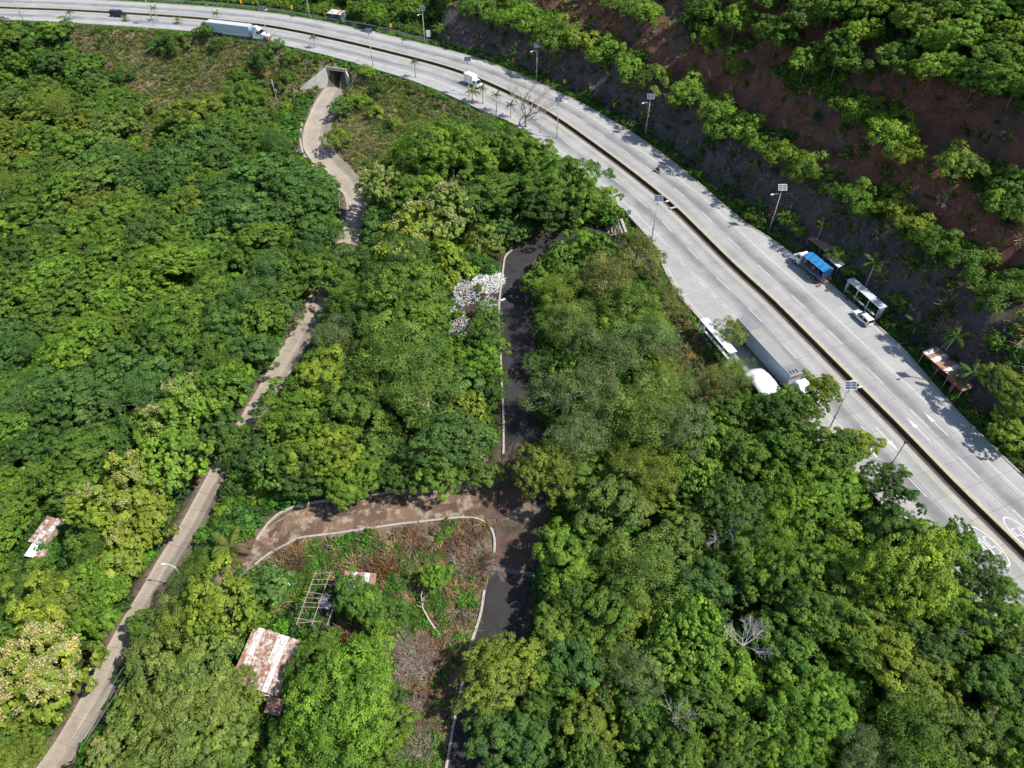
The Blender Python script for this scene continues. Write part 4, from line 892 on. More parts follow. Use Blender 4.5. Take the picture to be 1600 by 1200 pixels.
def ground_pts(n, x0, x1, y0, y1):
    x = rg.uniform(x0, x1, n); y = rg.uniform(y0, y1, n); z = TZ(x, y); u, v, d = PX(np.stack([x, y, z], 1))
    k = (u > -60) & (u < 1660) & (v > -60) & (v < 1260); x, y, z, u, v = x[k], y[k], z[k], u[k], v[k]
    a, s, g_ = HW.near(x, y); of = a * g_
    rdist = np.full(len(x), 1e3)
    for p in (LANE, BLACK, CONN):
        rd, rs, _g = p.near(x, y); rdist = np.minimum(rdist, rd - np.interp(rs, p.S, p.P[:, 3]))
    return dict(x=x, y=y, z=z, u=u, v=v, of=of, do=of - wo(s), di=-of - wi(s), am=sstep(S0 + 150, S0 + 157, s + (of - wo(s)) * .22), rd=rdist, n1=vnoise(x, y, 7, 41), n2=vnoise(x, y, 2.5, 42))
gp = ground_pts(150000, -235, 225, 22, 400)
def sub(g, m): return {k: v[m] for k, v in g.items()}
inz = {k: inpoly(gp['u'], gp['v'], ZN[k]) for k in ZN}
anyz = inz['dryL'] | inz['dryM'] | inz['clear'] | inz['brush']
tunm = (np.abs((gp['x'] - TUN[0]) * tx_[0] + (gp['y'] - TUN[1]) * tx_[1]) < 4.5) & (np.abs((gp['x'] - TUN[0]) * tn[0] + (gp['y'] - TUN[1]) * tn[1] - 1) < 5.5)
rdm = gp['rd'] > 1.0
# undergrowth of the woods
inner = (gp['di'] > 2.2) & rdm & ~anyz & ~inz['pathL'] & ~inz['dirtL'] & ~inz['rubb'] & ~tunm
rr_ = rg.random(len(gp['x']))
a = sub(gp, inner & (rr_ < .60) & (gp['rd'] > 1.9)); n_ = len(a['x'])
scatter('undergrowth', 'tangled green undergrowth filling the gaps between trees', np.stack([a['x'], a['y'], a['z'] - .1], 1), rnd_rot(n_), rnd_scale(n_, .8, 2.1) * (1 + .4 * a['n1'][:, None]), np.clip((a['n1'] * 3 + rg.normal(0, 1.1, n_) + 2.5), 0, 5).astype(int), SB)
# grass slopes either side of the underpass
m_ = (inz['dryL'] | inz['dryM'] | inz['brush']) & (gp['di'] > 1.2) & rdm & ~tunm
x_ = gp['x'][m_]; a = sub(gp, m_); rep = 5; n0 = len(x_); X = np.repeat(a['x'], rep) + rg.normal(0, 1.0, n0 * rep); Y = np.repeat(a['y'], rep) + rg.normal(0, 1.0, n0 * rep); N1 = np.repeat(a['n1'], rep); n_ = len(X)
a_, s_, g_ = HW.near(X, Y); kk = (-(a_ * g_) - wi(s_)) > 1.0; 
rd = np.minimum.reduce([p.near(X, Y)[0] - 3.9 for p in (LANE, BLACK)]); kk &= rd > 0.2
X, Y, N1 = X[kk], Y[kk], N1[kk]; n_ = len(X)
br = inpoly(*PX(np.stack([X, Y, TZ(X, Y)], 1))[:2], ZN['brush']) | (vnoise(X, Y, 13, 77) > .22)
ix = np.where(rg.random(n_) < .34 + N1 * .9, rg.choice([0, 2, 0, 2], n_), rg.choice([1, 3, 4, 1], n_)); ix = np.where(br & (rg.random(n_) < .3), rg.choice([6, 2], n_), ix)
scatter('dry_grass', 'straw-coloured and green grass on the highway embankment', np.stack([X, Y, TZ(X, Y) - .05], 1), rnd_rot(n_, .3), rnd_scale(n_, .35, .95), ix, TF)
a = sub(gp, m_ & (rr_ < .22)); n_ = len(a['x'])
SB2 = [srcobj(small_bush(740 + i, m__), (1, 1, 1)) for i, m__ in enumerate((LG1, LG2, LD2, LG3))]
scatter('scrub', 'low green scrub dotted over the grassy embankment', np.stack([a['x'], a['y'], a['z'] - .1], 1), rnd_rot(n_), rnd_scale(n_, .35, 1.0), rg.integers(0, 4, n_), SB2)
# highway verges
V1 = []
for side, f in ((1, wo), (-1, wi)):
    for q in np.arange(HE, HEND, .22):
        for k in range(2):
            o_ = float(f(q)) + rg.uniform(.45, 2.4); p = HW.at(q, side * o_); V1.append((p.x, p.y, float(TZ(p.x, p.y)), side))
V1 = np.array(V1); n_ = len(V1); SB3 = [srcobj(tuft(760 + i, m__, n=30, h=.8), (1, 1, 1)) for i, m__ in enumerate((LG2, LG4, LD2))] + [srcobj(small_bush(765, LG4, .14, 10, 5, 5), (1, 1, 1))]
scatter('verge_grass', 'green grass and weeds along both highway kerbs', V1[:, :3] - [0, 0, .05], rnd_rot(n_, .25), rnd_scale(n_, .3, .8), rg.choice([0, 1, 1, 2, 3], n_), SB3)
# the cut hillside: dry grass hanging on the faces, growth on the benches, weeds at the foot
hm = (gp['do'] > 1.2) & (gp['am'] > .4)
bench = hm & (((gp['do'] > 8.6) & (gp['do'] < 14)) | ((gp['do'] > 18.2) & (gp['do'] < 24.5)))
a = sub(gp, bench); rep = 2; X = np.repeat(a['x'], rep) + rg.normal(0, .8, len(a['x']) * rep); Y = np.repeat(a['y'], rep) + rg.normal(0, .8, len(a['x']) * rep); kb = (vnoise(X, Y, 8, 63) > -.12); X, Y = X[kb], Y[kb]; n_ = len(X)
SB4 = [srcobj(small_bush(770 + i, m__), (1, 1, 1)) for i, m__ in enumerate((LG1, LG2))] + [srcobj(tuft(775 + i, m__), (1, 1, 1)) for i, m__ in enumerate((LD5, LD2, LD1))]
scatter('bench_growth', 'grass and low shrubs growing on the terraces of the cut', np.stack([X, Y, TZ(X, Y) - .1], 1), rnd_rot(n_, .3), rnd_scale(n_, .4, 1.2) * np.where(vnoise(X, Y, 5, 61) > .12, 1.7, 1.0)[:, None], rg.choice([0, 1, 2, 0, 3, 3, 4], n_), SB4)
face = hm & ~bench & (gp['do'] < 30) & (rr_ < np.where(gp['do'] < 3.6, 1.0, .55 + gp['n2'] * .9))
a = sub(gp, face); n_ = len(a['x']); SB5 = [srcobj(tuft(780 + i, m__, n=36, lean=.9), (1, 1, 1)) for i, m__ in enumerate((LD5, LD3, LD2))] + [srcobj(small_bush(785, LG3, .14, 9, 5, 5), (1, 1, 1)), srcobj(tuft(786, LG1), (1, 1, 1))]
foot = a['do'] < 4.6
scatter('hanging_grass', 'withered grass and weeds clinging to the cut faces', np.stack([a['x'], a['y'], a['z'] - .1], 1), rnd_rot(n_, .5), rnd_scale(n_, .5, 1.35), np.where(foot, rg.choice([3, 4, 4], n_), rg.choice([0, 0, 1, 2, 0, 4, 3], n_)), SB5)
rk = []
for i in range(5):
    m = MB(); rs = random.Random(i)
    for _ in range(4): m.box((rs.uniform(-.4, .4), rs.uniform(-.4, .4), rs.uniform(-.2, .3)), (rs.uniform(.4, 1.1), rs.uniform(.3, .8), rs.uniform(.3, .9)), rs.uniform(0, 3), rs.uniform(-.6, .6), rs.uniform(-.6, .6), rs.uniform(.5, 1))
    rk.append(srcobj(m.build('rock', [M_CROCK, M_CROCK, M_CROCK, M_RROCK, M_CROCK][i], mesh_only=True, bevel=.05), (1, 1, 1)))
fr = hm & (gp['do'] > 2.2) & (gp['do'] < 9.5) & (rr_ < .55 + gp['n1'] * .8); fr |= hm & (gp['do'] > 12.5) & (gp['do'] < 29) & ~bench & (rr_ < .12)
a = sub(gp, fr); n_ = len(a['x'])
scatter('rock_rubble', 'dark jutting rocks and crumbled stone on the cut faces', np.stack([a['x'], a['y'], a['z'] - .15], 1), rnd_rot(n_, .5), rnd_scale(n_, .4, 1.5), np.where(a['do'] > 12, 3, rg.integers(0, 5, n_)), rk)
m_ = ((gp['do'] > 5.5) & (gp['am'] <= .4) & (gp['do'] < 60)) | ((gp['do'] >= 28) & (gp['am'] > .4) & (rr_ < .5))
a = sub(gp, m_); n_ = len(a['x']); SB6 = [srcobj(small_bush(790 + i, m__), (1, 1, 1)) for i, m__ in enumerate((LG1, LG2, LG3, LG2))]
scatter('thicket', 'green thicket covering the ground beyond the highway and on the hill', np.stack([a['x'], a['y'], a['z'] - .1], 1), rnd_rot(n_), rnd_scale(n_, .7, 1.7), rg.integers(0, 4, n_), SB6)
# far or hidden-edge trees that are not singled out
if wild:
    src = []; combos = {}
    for t in wild:
        key = (t['kd'], t['tint'])
        if key not in combos: combos[key] = len(combos); mw = KINDS[t['kd']][len(combos) % len(KINDS[t['kd']])][0].copy(); mw.materials[0] = leafmat('leaf_' + t['tint'], base=TINT[t['tint']], rnd=.15); src.append(srcobj(mw, (1, 1, 1)))
    P_ = [(t['x'], t['y'], t['z'] + KINDS[t['kd']][0][2] * t['r'] * .8) for t in wild]
    n_ = len(P_); scatter('forest', 'unbroken green forest canopy continuing at the edges of the view', P_, rnd_rot(n_, .1), np.array([[t['r']] * 3 for t in wild]), [combos[(t['kd'], t['tint'])] for t in wild], src)

# ------------------------------------------------------------------ street furniture
def hwso(u, v, z=0.0):
    p = W(u, v, z); a, s, g_ = HW.near([p[0]], [p[1]]); return float(s[0]), float(a[0] * g_[0])
LGRP = 'solar street lamps along the highway'
def lamp_proto():
    r = thing('street_lamp', 'x', 'street lamp')
    MB().tube([(0, 0, -.5), (0, 0, 5), (0, 0, 10.1)], [.125, .105, .075], 8).build('pole', M_POLE, r, True)
    MB().tube([(0, 0, 8.6), (.9, 0, 9.0), (1.9, 0, 9.15)], .04, 5).build('arm', M_POLE, r, True)
    hd_ = MB().box((2.2, 0, 9.16), (.75, .32, .12), taper=.8).build('lamp_head', M_WHITE, r)
    MB().box((2.2, 0, 9.085), (.5, .22, .03)).build('lens', plain('lamp_lens', (.6, .6, .58), .2), hd_)
    MB().box((0, 0, 3.0), (.3, .35, .5)).build('battery_box', M_STEEL, r)
    pn = thing_panel = MB().box((0, 0, 0), (1.75, 1.3, .05)).build('solar_panel', M_STEEL, r); pn.location = (0, 0, 10.3)
    for i in range(2):
        for j in range(3): MB().box((-.43 + i * .86, -.41 + j * .41, .03), (.82, .385, .012)).build('cell_panel', M_PANEL, pn)
    return r
LP = lamp_proto(); first = True
lamps = [(838,126,'above the dark rock face behind the bare branches'),(1008,213,'with its shadow near the motorcycle'),(1202,360,'uphill of the blue truck'),(1541,614,'above the yellow-olive verge tree'),(664,67,'beside the white road sign'),(485,29,'beside the kerbside tin kiosk'),
 (733,150,'in front of the white box truck'),(583,103,'on the verge past the underpass'),(870,216,'beside the bare leafless tree'),(1018,375,'near the stone retaining wall'),(1296,669,'beside the lane arrows, at the wood edge'),(420,66,'in front of the semi cab'),(241,40,'near the dark van'),(37,33,'at the far end of the highway')]
for u, v, w in lamps:
    s, o = hwso(u, v); r = LP if first else copy_tree(LP); first = False
    p = HW.at(s, o); out_ = o > 0
    if out_ and u > 500: o = max(o, float(wo(s)) + .7); p = HW.at(s, o)
    r.location = (p.x, p.y, float(TZ(p.x, p.y)) + .05 if out_ else -0.25); h = HW.head(s) + (-math.pi / 2 if out_ else math.pi / 2); r.rotation_euler = (0, 0, h)
    r['label'] = ('solar street lamp ' + w); r['group'] = LGRP
    for ch in r.children:
        if ch.name.startswith('solar_panel'): ch.rotation_euler = (Matrix.Rotation(-h, 3, 'Z') @ Matrix.Rotation(R(38), 3, 'X')).to_euler()
def small_pole(u, v, h, name, label, cat, board=None):
    x, y, z = G(u, v); r = thing(name, label, cat, (x, y, z))
    MB().tube([(0, 0, -.3), (0, 0, h)], .05, 6).build('post', M_STEEL, r)
    if board: MB().box((0, -.08, h - board[1] / 2), (board[0], .04, board[1])).build('sign_board', board[2], r)
    return r
small_pole(981, 344, 2.6, 'road_sign', 'small blue-grey sign on a thin post by the retaining wall', 'road sign', (.9, 1.2, M_TILE))
small_pole(670, 62, 2.8, 'road_sign', 'white rectangular sign on a post beside the guard rail end', 'road sign', (1.3, 2.0, M_WHITE))
for u, v, w in ((467, 72, 'beside the verge palm near the underpass'), (605, 108, 'uphill of the underpass bank'), (1330, 690, 'among leaves below the lane arrows')): small_pole(u, v, 2.2, 'marker_post', 'thin grey marker post ' + w, 'post')
x, y, z = G(1388, 733); r = thing('pole', 'short dark pole sticking out of the leaves beside the lane arrows', 'pole', (x, y, z)); MB().tube([(0, 0, -.3), (0, 0, 6.4)], .07, 6).build('post', M_BLACK, r); MB().box((.1, 0, 6.4), (.6, .25, .25)).build('pole_head', M_BLACK, r)
for k, (u, v, w) in enumerate(((802,104,'past the rock wall corner'),(882,137,'between two lamps at the cut'),(959,176,'opposite the thin lamp of the cut side'),(611,47,'behind the guard rail past the kiosk'),(457,18,'behind the guard rail before the kiosk'),(378,9,'behind the guard rail beyond the semi-trailer'))):
    s, o = hwso(u, v); p = HW.at(s, max(o, float(wo(s)) + 1.2)); r = thing('chevron_sign', 'yellow chevron bend sign ' + w, 'road sign', (p.x, p.y, float(TZ(p.x, p.y))), HW.head(s) + math.pi, 'yellow chevron signs along the outer kerb')
    MB().tube([(0, 0, -.3), (0, 0, 1.9)], .04, 5).build('post', M_STEEL, r); b = MB().box((0, 0, 1.55), (.06, .95, 1.15)).build('sign_board', M_CHEV, r)
    m = MB(); m.add([(.036, -.3, 1.25), (.036, -.05, 1.25), (.036, .25, 1.55), (.036, -.05, 1.85), (.036, -.3, 1.85), (.036, 0, 1.55)], [(0, 1, 2, 5), (5, 2, 3, 4)]); m.build('chevron_mark', M_BLACK, b)
    m = MB(); m.add([(-.036, -.3, 1.25), (-.036, -.05, 1.25), (-.036, .25, 1.55), (-.036, -.05, 1.85), (-.036, -.3, 1.85), (-.036, 0, 1.55)], [(0, 1, 2, 5), (5, 2, 3, 4)]); m.build('chevron_mark', M_BLACK, b)
def guard(pts, label, zoff=0.0):
    P = [Vector(G(*p)) for p in pts]; r = thing('guard_rail', label, 'guard rail', P[0]); L = [p - P[0] for p in P]
    q = Path([np.array(p) for p in L], 1.0, 2); Q = [q.at(t, 0, .72) for t in np.arange(0, q.L, 2.0)]
    m = MB(); vs = []; 
    for i, p in enumerate(Q):
        t = (Q[min(i + 1, len(Q) - 1)] - Q[max(i - 1, 0)]).normalized(); nn = Vector((-t.y, t.x, 0)) * .05
        for dz, k in ((-.17, 0), (-.09, 1), (0, 0), (.09, 1), (.17, 0)): vs.append(p + nn * k + Vector((0, 0, dz)))
    m.add(vs, [(i * 5 + k, i * 5 + k + 1, i * 5 + k + 6, i * 5 + k + 5) for i in range(len(Q) - 1) for k in range(4)]); m.build('rail', plain('rail_zinc', (.50, .56, .58), .4, .3, var=.1), r)
    pm = MB().box((0, 0, -.3), (.12, .12, 1.0)).build('post', M_STEEL, mesh_only=True)
    for p in Q[::1]: inst('post', pm, r, (p.x, p.y, p.z - .12))
guard([(232,1),(300,6),(345,9),(400,14),(440,20),(487,27)], 'long steel guard rail on the outer kerb before the kiosk')
guard([(507,32),(540,36),(575,42),(620,52),(665,65),(684,69)], 'steel guard rail between the kiosk and the rock wall corner')
guard([(434,197),(438,187),(447,177),(458,169),(470,161),(482,152)], 'pale guard rail curving beside the stony shoulder of the lane')
guard([(530,312),(532,330),(533,350)], 'short pale rail beside the lane where trees close in')
# utility pole by the underpass lane, lamp above the lower lane with two cables
x, y, z = G(439, 180); r = thing('utility_pole', 'pale slim utility pole with a cross arm near the guard rail', 'utility pole', (x, y, z)); MB().tube([(0, 0, -.4), (-.2, 0, 10.5)], [.10, .07], 7).build('pole', M_POLE, r, True)
MB().box((-.2, 0, 9.6), (1.4, .1, .1)).build('cross_arm', M_WOOD, r); MB().cyl((.25, 0, 7.2), .22, .7).build('transformer', M_STEEL, r); MB().tube([(-.15, 0, 8.6), (.5, -.3, 8.9)], .03, 5).build('arm', M_STEEL, r)
x, y, z = G(300, 925, 0); r = thing('utility_pole', 'lone lamp pole with curved white arm in the greenery by the lane', 'utility pole', (x, y, z)); MB().tube([(0, 0, -.4), (0, 0, 8.0)], [.13, .09], 7).build('pole', M_POLE, r, True)
MB().tube([(0, 0, 7.6), (-.6, .1, 8.3), (-1.3, .2, 8.4)], .05, 6).build('arm', M_WHITE, r); MB().box((-1.6, .2, 8.4), (.6, .25, .12)).build('lamp_head', M_WHITE, r)
lp = Vector((x, y, z + 7.8)); e_ = Vector(G(150, 1190)) + Vector((0, 0, 7))
for k in range(2):
    pts = []; 
    for i in range(15):
        t = i / 14; p = lp.lerp(e_, t) + Vector((k * 1.2, 0, -4 * t * (1 - t) * 1.2)); pts.append(p)
    m = MB().tube([p - pts[0] for p in pts], .022, 4); o = m.build('power_cable', M_TILE); o.location = pts[0]
    tagp(o, ('upper' if k == 0 else 'lower') + ' of two thin cables sagging away from the lone lamp pole', 'cable', 'thin overhead cables')

# ------------------------------------------------------------------ vehicles (x forward, y left)
def wheel(root, x, y, r=.5, w=.3):
    o = MB().cyl((x, y, r), r, w, 'Y', 16).build('wheel', M_RUBBER, root); MB().cyl((x, y, r), r * .55, w + .03, 'Y', 10).build('rim', M_STEEL, o); return o
def place_veh(name, label, cat, u, v, zc, fwd, doff=0.0):
    s, o = hwso(u, v, zc); p = HW.at(s, o + doff); return thing(name, label, cat, (p.x, p.y, 0.0), HW.head(s) + (0 if fwd else math.pi))
def semi(name, label, u, v, zc, roof, side, L=15.2, dark_ends=False, cabcol=None):
    r = place_veh(name, label, 'truck', u, v, zc, True)
    MB().box((0, 0, 2.62), (L, 2.5, 2.78)).build('trailer_box', side, r, bevel=.03)
    MB().box((0, 0, 4.03), (L - .1, 2.42, .05)).build('trailer_roof', roof, r)
    if dark_ends:
        MB().box((-L / 2 + 1.9, 0, 4.06), (3.6, 2.4, .03)).build('roof_patch', M_ROOFDK, r); MB().box((L / 2 - 1.2, 0, 4.06), (2.2, 2.4, .03)).build('roof_patch', M_ROOFDK, r)
        MB().box((L / 2 + .02, 0, 3.6), (.06, 2.1, .7)).build('cooling_grille', M_RUST2, r)
        for k in range(3): MB().box((L / 2 - .8, -.7 + k * .6, 4.09), (.7, .25, .03)).build('tar_patch', M_BLACK, r)
    m = MB(); n_ = 26
    for k in range(n_):
        for sy in (-1, 1): m.box((-L / 2 + .3 + k * (L - .6) / (n_ - 1), sy * 1.262, 2.6), (.04, .02, 2.6))
    tagp(m.build('side_rib', side, r), kind='stuff')
    for sy in (-1, 1): MB().box((0, sy * 1.255, 1.28), (L, .05, .12)).build('side_rail', M_STEEL, r)
    MB().box((0, 0, 1.1), (L - .6, 1.0, .25)).build('chassis', M_BLACK, r)
    for x in (-L / 2 + 1.6, -L / 2 + 2.9):
        for y_ in (-1.05, 1.05): wheel(r, x, y_, .5, .42)
    MB().box((-L / 2 - .03, 0, 2.6), (.05, 2.3, 2.6)).build('rear_door', side, r)
    for y_ in (-.9, .9): MB().box((-L / 2 - .06, y_, .95), (.05, .3, .15)).build('tail_lamp', M_RED, r)
    c0 = L / 2 + .7; cab = M_WHITE
    MB().prism([(c0, .6), (c0, 3.2), (c0 + .3, 3.85), (c0 + 1.3, 3.9), (c0 + 2.5, 3.1), (c0 + 3.0, 2.15), (c0 + 4.9, 1.85), (c0 + 5.2, 1.5), (c0 + 5.2, .6)], -1.15, 1.15, [0, 0, .15, .18, .1, .08, .15, .18, .1]).build('cab', cab, r, bevel=.06)
    m = MB(); m.add([(c0 + 2.56, -.95, 3.02), (c0 + 2.56, .95, 3.02), (c0 + 3.05, 1.0, 2.2), (c0 + 3.05, -1.0, 2.2)], [(0, 1, 2, 3)]); m.build('windscreen', M_GLASS, r)
    for sy in (-1, 1): MB().box((c0 + 2.1, sy * 1.12, 2.5), (.8, .05, .6)).build('side_window', M_GLASS, r); MB().box((c0 + 2.9, sy * 1.4, 2.4), (.12, .3, .5)).build('mirror', M_BLACK, r); MB().cyl((c0 + .8, sy * 1.0, .75), .33, 1.1, 'X').build('fuel_tank', M_STEEL, r)
    MB().box((c0 + 5.28, 0, .8), (.25, 2.2, .5)).build('bumper', M_RED, r, bevel=.04); MB().box((c0 + 5.22, 0, 1.35), (.06, 1.1, .6)).build('grille', M_STEEL, r)
    for sy in (-1, 1): MB().box((c0 + 5.2, sy * .9, 1.3), (.1, .35, .25)).build('headlight', M_CLEAN, r); MB().box((c0 + 4.3, sy * 1.02, 1.15), (1.4, .3, .3), ry=0).build('mudguard', M_RED, r)
    for x, ys in ((c0 + 4.2, (-1.0, 1.0)), (c0 - .2, (-.95, .95)), (c0 - 1.5, (-.95, .95))):
        for y_ in ys: wheel(r, x, y_, .5, .35)
    return r
semi('semi_truck', 'white semi-trailer truck with red bumper driving in the far lane', 357, 36, 4.0, M_CLEAN, M_SIDE)
semi('semi_truck', 'parked grey semi-trailer with dirty roof and dark roof ends in the bay', 1201, 538, 4.05, M_ROOFGREY, M_SIDE, 15.6, True)
def car(name, label, cat, u, v, zc, fwd, mat, van=False, L=4.3, Wd=1.75, Hh=1.62):
    r = place_veh(name, label, cat, u, v, zc, fwd); h = L / 2
    if van: prof = [(-h, .35), (-h, 1.0), (-h + .05, Hh), (h - 1.6, Hh + .02), (h - .75, 1.15), (h, .95), (h, .35)]; ins = [.05, 0, .16, .16, .05, .1, .1]
    else: prof = [(-h, .35), (-h, .95), (-h + .25, Hh), (h - 2.1, Hh), (h - 1.15, 1.02), (h - .1, .85), (h, .35)]; ins = [.06, 0, .22, .22, .06, .12, .12]
    MB().prism(prof, -Wd / 2, Wd / 2, ins).build('body', mat, r, bevel=.05)
    a, b = prof[3], prof[4]; m = MB(); lp_ = lambda t, y: (a[0] + (b[0] - a[0]) * t + .02, y, a[1] + (b[1] - a[1]) * t + .02)
    m.add([lp_(.12, -.62), lp_(.12, .62), lp_(.9, .74), lp_(.9, -.74)], [(0, 1, 2, 3)]); m.build('windscreen', M_GLASS, r)
    a, b = prof[2], prof[1]; m = MB(); m.add([(a[0] + (b[0] - a[0]) * .1 - .02, -.62, a[1] - .08), (a[0] + (b[0] - a[0]) * .1 - .02, .62, a[1] - .08), (a[0] + (b[0] - a[0]) * .85 - .02, .7, b[1] + .1), (a[0] + (b[0] - a[0]) * .85 - .02, -.7, b[1] + .1)], [(0, 1, 2, 3)]); m.build('rear_window', M_GLASS, r)
    for sy in (-1, 1):
        for x0, x1 in ((-h + .45, -h + 1.4), (-h + 1.5, -h + 2.35), (-h + 2.42, h - 1.6)):
            if x1 <= x0: continue
            m = MB(); yb, yt = sy * (Wd / 2 + .0), sy * (Wd / 2 - .17); m.add([(x0, yb, 1.03), (x1, yb, 1.03), (x1 - .05, yt, Hh - .12), (x0 + .05, yt, Hh - .12)], [(0, 1, 2, 3)]); m.build('side_window', M_GLASS, r)
        MB().box((h - .1, sy * .62, .78), (.12, .35, .16)).build('headlight', M_CLEAN, r); MB().box((-h - .01, sy * .68, .95), (.06, .2, .4)).build('tail_light', M_RED, r)
        MB().box((h - 1.35, sy * (Wd / 2 + .1), 1.05), (.12, .2, .12)).build('mirror', mat, r)
        for x in (-h + .85, h - .85): wheel(r, x, sy * (Wd / 2 - .1), .34, .22)
    for sy in (-1, 1): MB().box((-.5, sy * .55, Hh + .03), (1.6, .04, .04)).build('roof_rail', M_STEEL, r)
    return r
car('parked_car', 'white hatchback car parked below the roadside shelter', 'car', 1349, 494, 1.0, False, M_WHITE)
car('car', 'dark navy van driving on the far stretch of highway', 'van', 184, 21, 1.0, True, M_DARKPAINT, True, 4.9, 1.9, 2.0)
def boxtruck():
    r = place_veh('box_truck', 'small white box truck driving next to the median drain', 'truck', 739, 124, 1.8, True)
    MB().box((-1.0, 0, 1.95), (3.6, 2.05, 2.3)).build('cargo_box', M_WHITE, r, bevel=.03); MB().box((-1.0, 0, .7), (3.8, 1.3, .2)).build('chassis', M_BLACK, r)
    MB().prism([(.95, .5), (.95, 2.15), (1.9, 2.2), (2.65, 1.35), (2.8, .5)], -.95, .95, [0, .08, .1, .03, .03]).build('cab', M_WHITE, r, bevel=.06)
    m = MB(); m.add([(1.98, -.75, 2.13), (1.98, .75, 2.13), (2.64, .85, 1.42), (2.64, -.85, 1.42)], [(0, 1, 2, 3)]); m.build('windscreen', M_GLASS, r)
    for sy in (-1, 1):
        MB().box((1.55, sy * .93, 1.65), (.75, .06, .5)).build('side_window', M_GLASS, r); MB().box((2.78, sy * .65, .85), (.08, .3, .2)).build('headlight', M_CLEAN, r)
        wheel(r, 1.9, sy * .85, .36, .24); wheel(r, -1.6, sy * .85, .36, .3)
    MB().box((2.85, 0, .55), (.1, 1.8, .25)).build('bumper', M_BLACK, r)
boxtruck()
def bluetruck():
    r = place_veh('stake_truck', 'parked white-cab truck with blue tarp over a loaded open cargo bed', 'truck', 1271, 407, 2.6, False, -.2); r.scale = (1.08,) * 3
    MB().box((-1.2, 0, 1.1), (5.4, 2.25, .14)).build('cargo_bed', M_WOOD, r); MB().box((0, 0, .85), (7.4, .9, .25)).build('chassis', M_BLACK, r)
    t = MB(); n = 12
    for i in range(n + 1):
        for j, (y_, z_) in enumerate(((-1.2, 2.95), (-.6, 3.12), (0, 3.17), (.6, 3.12), (1.2, 2.95))): pass
    vs = [(-3.95 + 5.5 * i / n, y_, z_ + .05 * math.sin(i * 2.1 + j) + random.uniform(-.02, .03)) for i in range(n + 1) for j, (y_, z_) in enumerate(((-1.2, 2.93), (-.6, 3.1), (0, 3.17), (.6, 3.1), (1.2, 2.93)))]
    t.add(vs, [(i * 5 + k, i * 5 + k + 1, i * 5 + k + 6, i * 5 + k + 5) for i in range(n) for k in range(4)]); tp = t.build('tarp', M_BLUE, r); sm = tp.modifiers.new('t', 'SOLIDIFY'); sm.thickness = .03
    MB().box((-3.95, 0, 2.05), (.06, 2.4, 1.8)).build('rear_curtain', M_NAVY, r); MB().box((-4.0, 0, .95), (.15, 2.3, .2)).build('bumper', M_RED, r)
    for k in range(6): 
        for sy in (-1, 1): MB().box((-3.85 + k * 1.06, sy * 1.14, 2.05), (.07, .05, 1.9)).build('stake', M_BROWN, r)
    for sy in (-1, 1): MB().box((-1.2, sy * 1.15, 1.45), (5.3, .03, .5)).build('side_board', M_NAVY, r)
    for i in range(7):
        for sy in (-1, 0, 1):
            for lv in range(2):
                if random.random() < .8: MB().box((-3.5 + i * .72, sy * .72, 1.38 + lv * .55), (.62, .6, .5), random.uniform(-.3, .3)).build('sack', [M_SACK, M_SACK, M_BROWN, M_NAVY][random.randrange(4)], r, bevel=.12)
    MB().prism([(1.9, .6), (1.9, 2.55), (2.7, 2.6), (3.35, 1.75), (4.0, 1.5), (4.05, .6)], -1.1, 1.1, [0, .15, .2, .06, .15, .1]).build('cab', M_WHITE, r, bevel=.08)
    m = MB(); m.add([(2.78, -.85, 2.52), (2.78, .85, 2.52), (3.34, .95, 1.82), (3.34, -.95, 1.82)], [(0, 1, 2, 3)]); m.build('windscreen', M_GLASS, r)
    for sy in (-1, 1):
        MB().box((2.4, sy * 1.06, 2.0), (.75, .06, .5)).build('side_window', M_GLASS, r); MB().box((4.05, sy * .8, 1.0), (.06, .3, .25)).build('headlight', M_CLEAN, r); MB().box((3.0, sy * 1.3, 1.9), (.1, .25, .4)).build('mirror', M_BLACK, r)
        wheel(r, 3.0, sy * .95, .45, .3); wheel(r, -2.3, sy * .95, .45, .45)
bluetruck()
